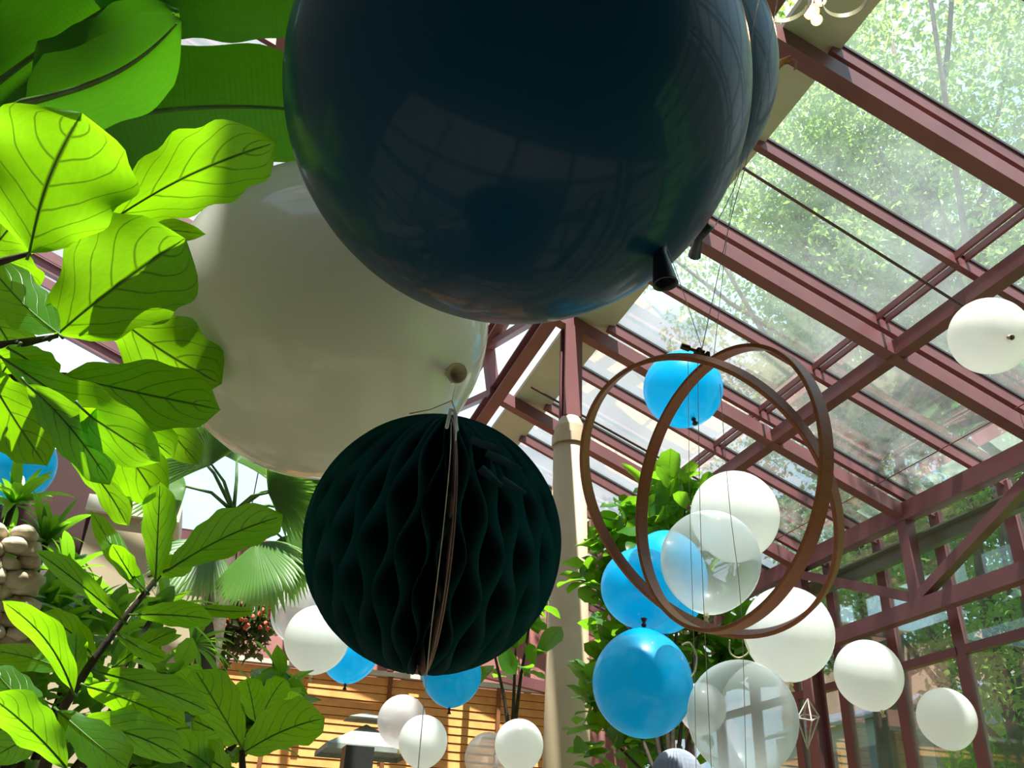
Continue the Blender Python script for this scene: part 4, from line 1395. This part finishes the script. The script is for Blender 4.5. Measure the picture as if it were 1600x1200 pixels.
# fan palm
fp = P(350, 860, 5.0)
pm = empty('fan_palm', (fp.x, fp.y, 0)); tag(pm, 'fan palm with pale pleated fronds below the ivory balloon', 'palm')
g = random.Random(9)
crownp = P(365, 800, 5.0)
fans = [((330, 725), (-0.6, -.3, .7), 85), ((300, 700), (-.9, .2, .6), 70), ((420, 770), (.6, -.5, .2), 80), ((450, 760), (.9, -.2, .5), 75), ((400, 850), (.4, -.6, -.9), 85), ((330, 850), (-.5, -.5, -.7), 80),
        ((370, 720), (0.1, .3, 1), 80), ((440, 840), (.6, .1, -.9), 70), ((290, 760), (-.9, -.3, -.1), 70), ((470, 800), (.8, .2, -.6), 60)]
for (fx, fy), dr, Lp in fans:
    hub = P(fx, fy, 5.0 + dr[1] * 0.5)
    d = Vector(dr).normalized()
    nn = Vector((g.uniform(-.45, .45), 1, g.uniform(-.45, .3))); nn = (nn - d * nn.dot(d)).normalized()
    s_ = d.cross(nn).normalized()
    mb = MB(); L = Lp * 5.0 / F * 1.25
    K = 34
    for k in range(K):
        an = (k / (K - 1) - .5) * 2.6
        dd = (d * math.cos(an) + s_ * math.sin(an)).normalized()
        cr_ = dd.cross(nn).normalized()
        vs = []; uv = []; fs = []
        Lk = L * (1 - .25 * abs(an)) * g.uniform(.9, 1.1)
        for j in range(7):
            v = j / 6
            c = hub + dd * Lk * v + Vector((0, 0, -1)) * Lk * .35 * v * v
            w_ = Lk * 0.055 * (math.sin(PI * (0.1 + 0.9 * v)) ** .7)
            vs += [c - cr_ * w_ + nn * w_ * .5, c, c + cr_ * w_ + nn * w_ * .5]; uv += [(-1, v), (0, v), (1, v)]
        for j in range(6):
            for q in range(2):
                a_ = j * 3 + q; fs.append((a_, a_ + 1, a_ + 4, a_ + 3))
        mb.add(vs, fs, uv)
    fr_ = mb.build('frond', M['palm'], pm, smooth=True)
    b = MB(); b.tube([crownp, (crownp + hub) / 2 + Vector((0, 0, .04)), hub], [0.012, 0.009, 0.006], 6); o = b.build('stalk', M['greenstem'], None, smooth=True); o.parent = fr_; o.location = (0, 0, 0)
b = MB(); b.tube([(fp.x, fp.y, 0), (fp.x + .05, fp.y, crownp.z * .5), crownp], [0.09, 0.07, 0.06], 12); b.build('trunk', M['bark'], pm, smooth=True)

# hanging flower basket
hc = P(360, 960, 6.5)
hk = empty('hanging_basket', hc); tag(hk, 'hanging basket of dark trailing leaves with orange flowers', 'hanging basket')
V, Fa, uv = cloud_leaves([tuple(P(360, 955, 6.5)), tuple(P(345, 1000, 6.5)), tuple(P(390, 990, 6.5)), tuple(P(410, 960, 6.5))], [0.18, 0.16, 0.14, 0.14], 1500, 0.06, 5, 0.1, 1.3)
np_mesh('foliage', V, Fa, uv, M['fern'], hk)
b = MB(); b.lathe(P(362, 958, 6.5) - hc, (0, 0, 1), [(-0.12, 0), (-0.12, 0.08), (0.05, 0.15), (0.05, 0.14), (0, 0)], 20); b.build('pot', M['darkbrown'], hk, loc=(0, 0, 0))
b = MB(); b.tube([P(362, 950, 6.5) - hc, Vector((P(362, 950, 6.5).x, P(362, 950, 6.5).y, uz(P(362, 950, 6.5).x, 0.18))) - hc], 0.005, 5); b.build('hanger', M['black'], hk, loc=(0, 0, 0))
for q in range(30):
    p = P(380 + g.uniform(-45, 45), 962 + g.uniform(-22, 22), 6.3) - hc
    b = MB(); b.lathe(p, (0, -1, .3), [(-0.012, 0), (0.0, 0.016), (0.01, 0.014), (0.012, 0)], 7); b.build('flower', M['orange_flower'], hk, loc=(0, 0, 0))
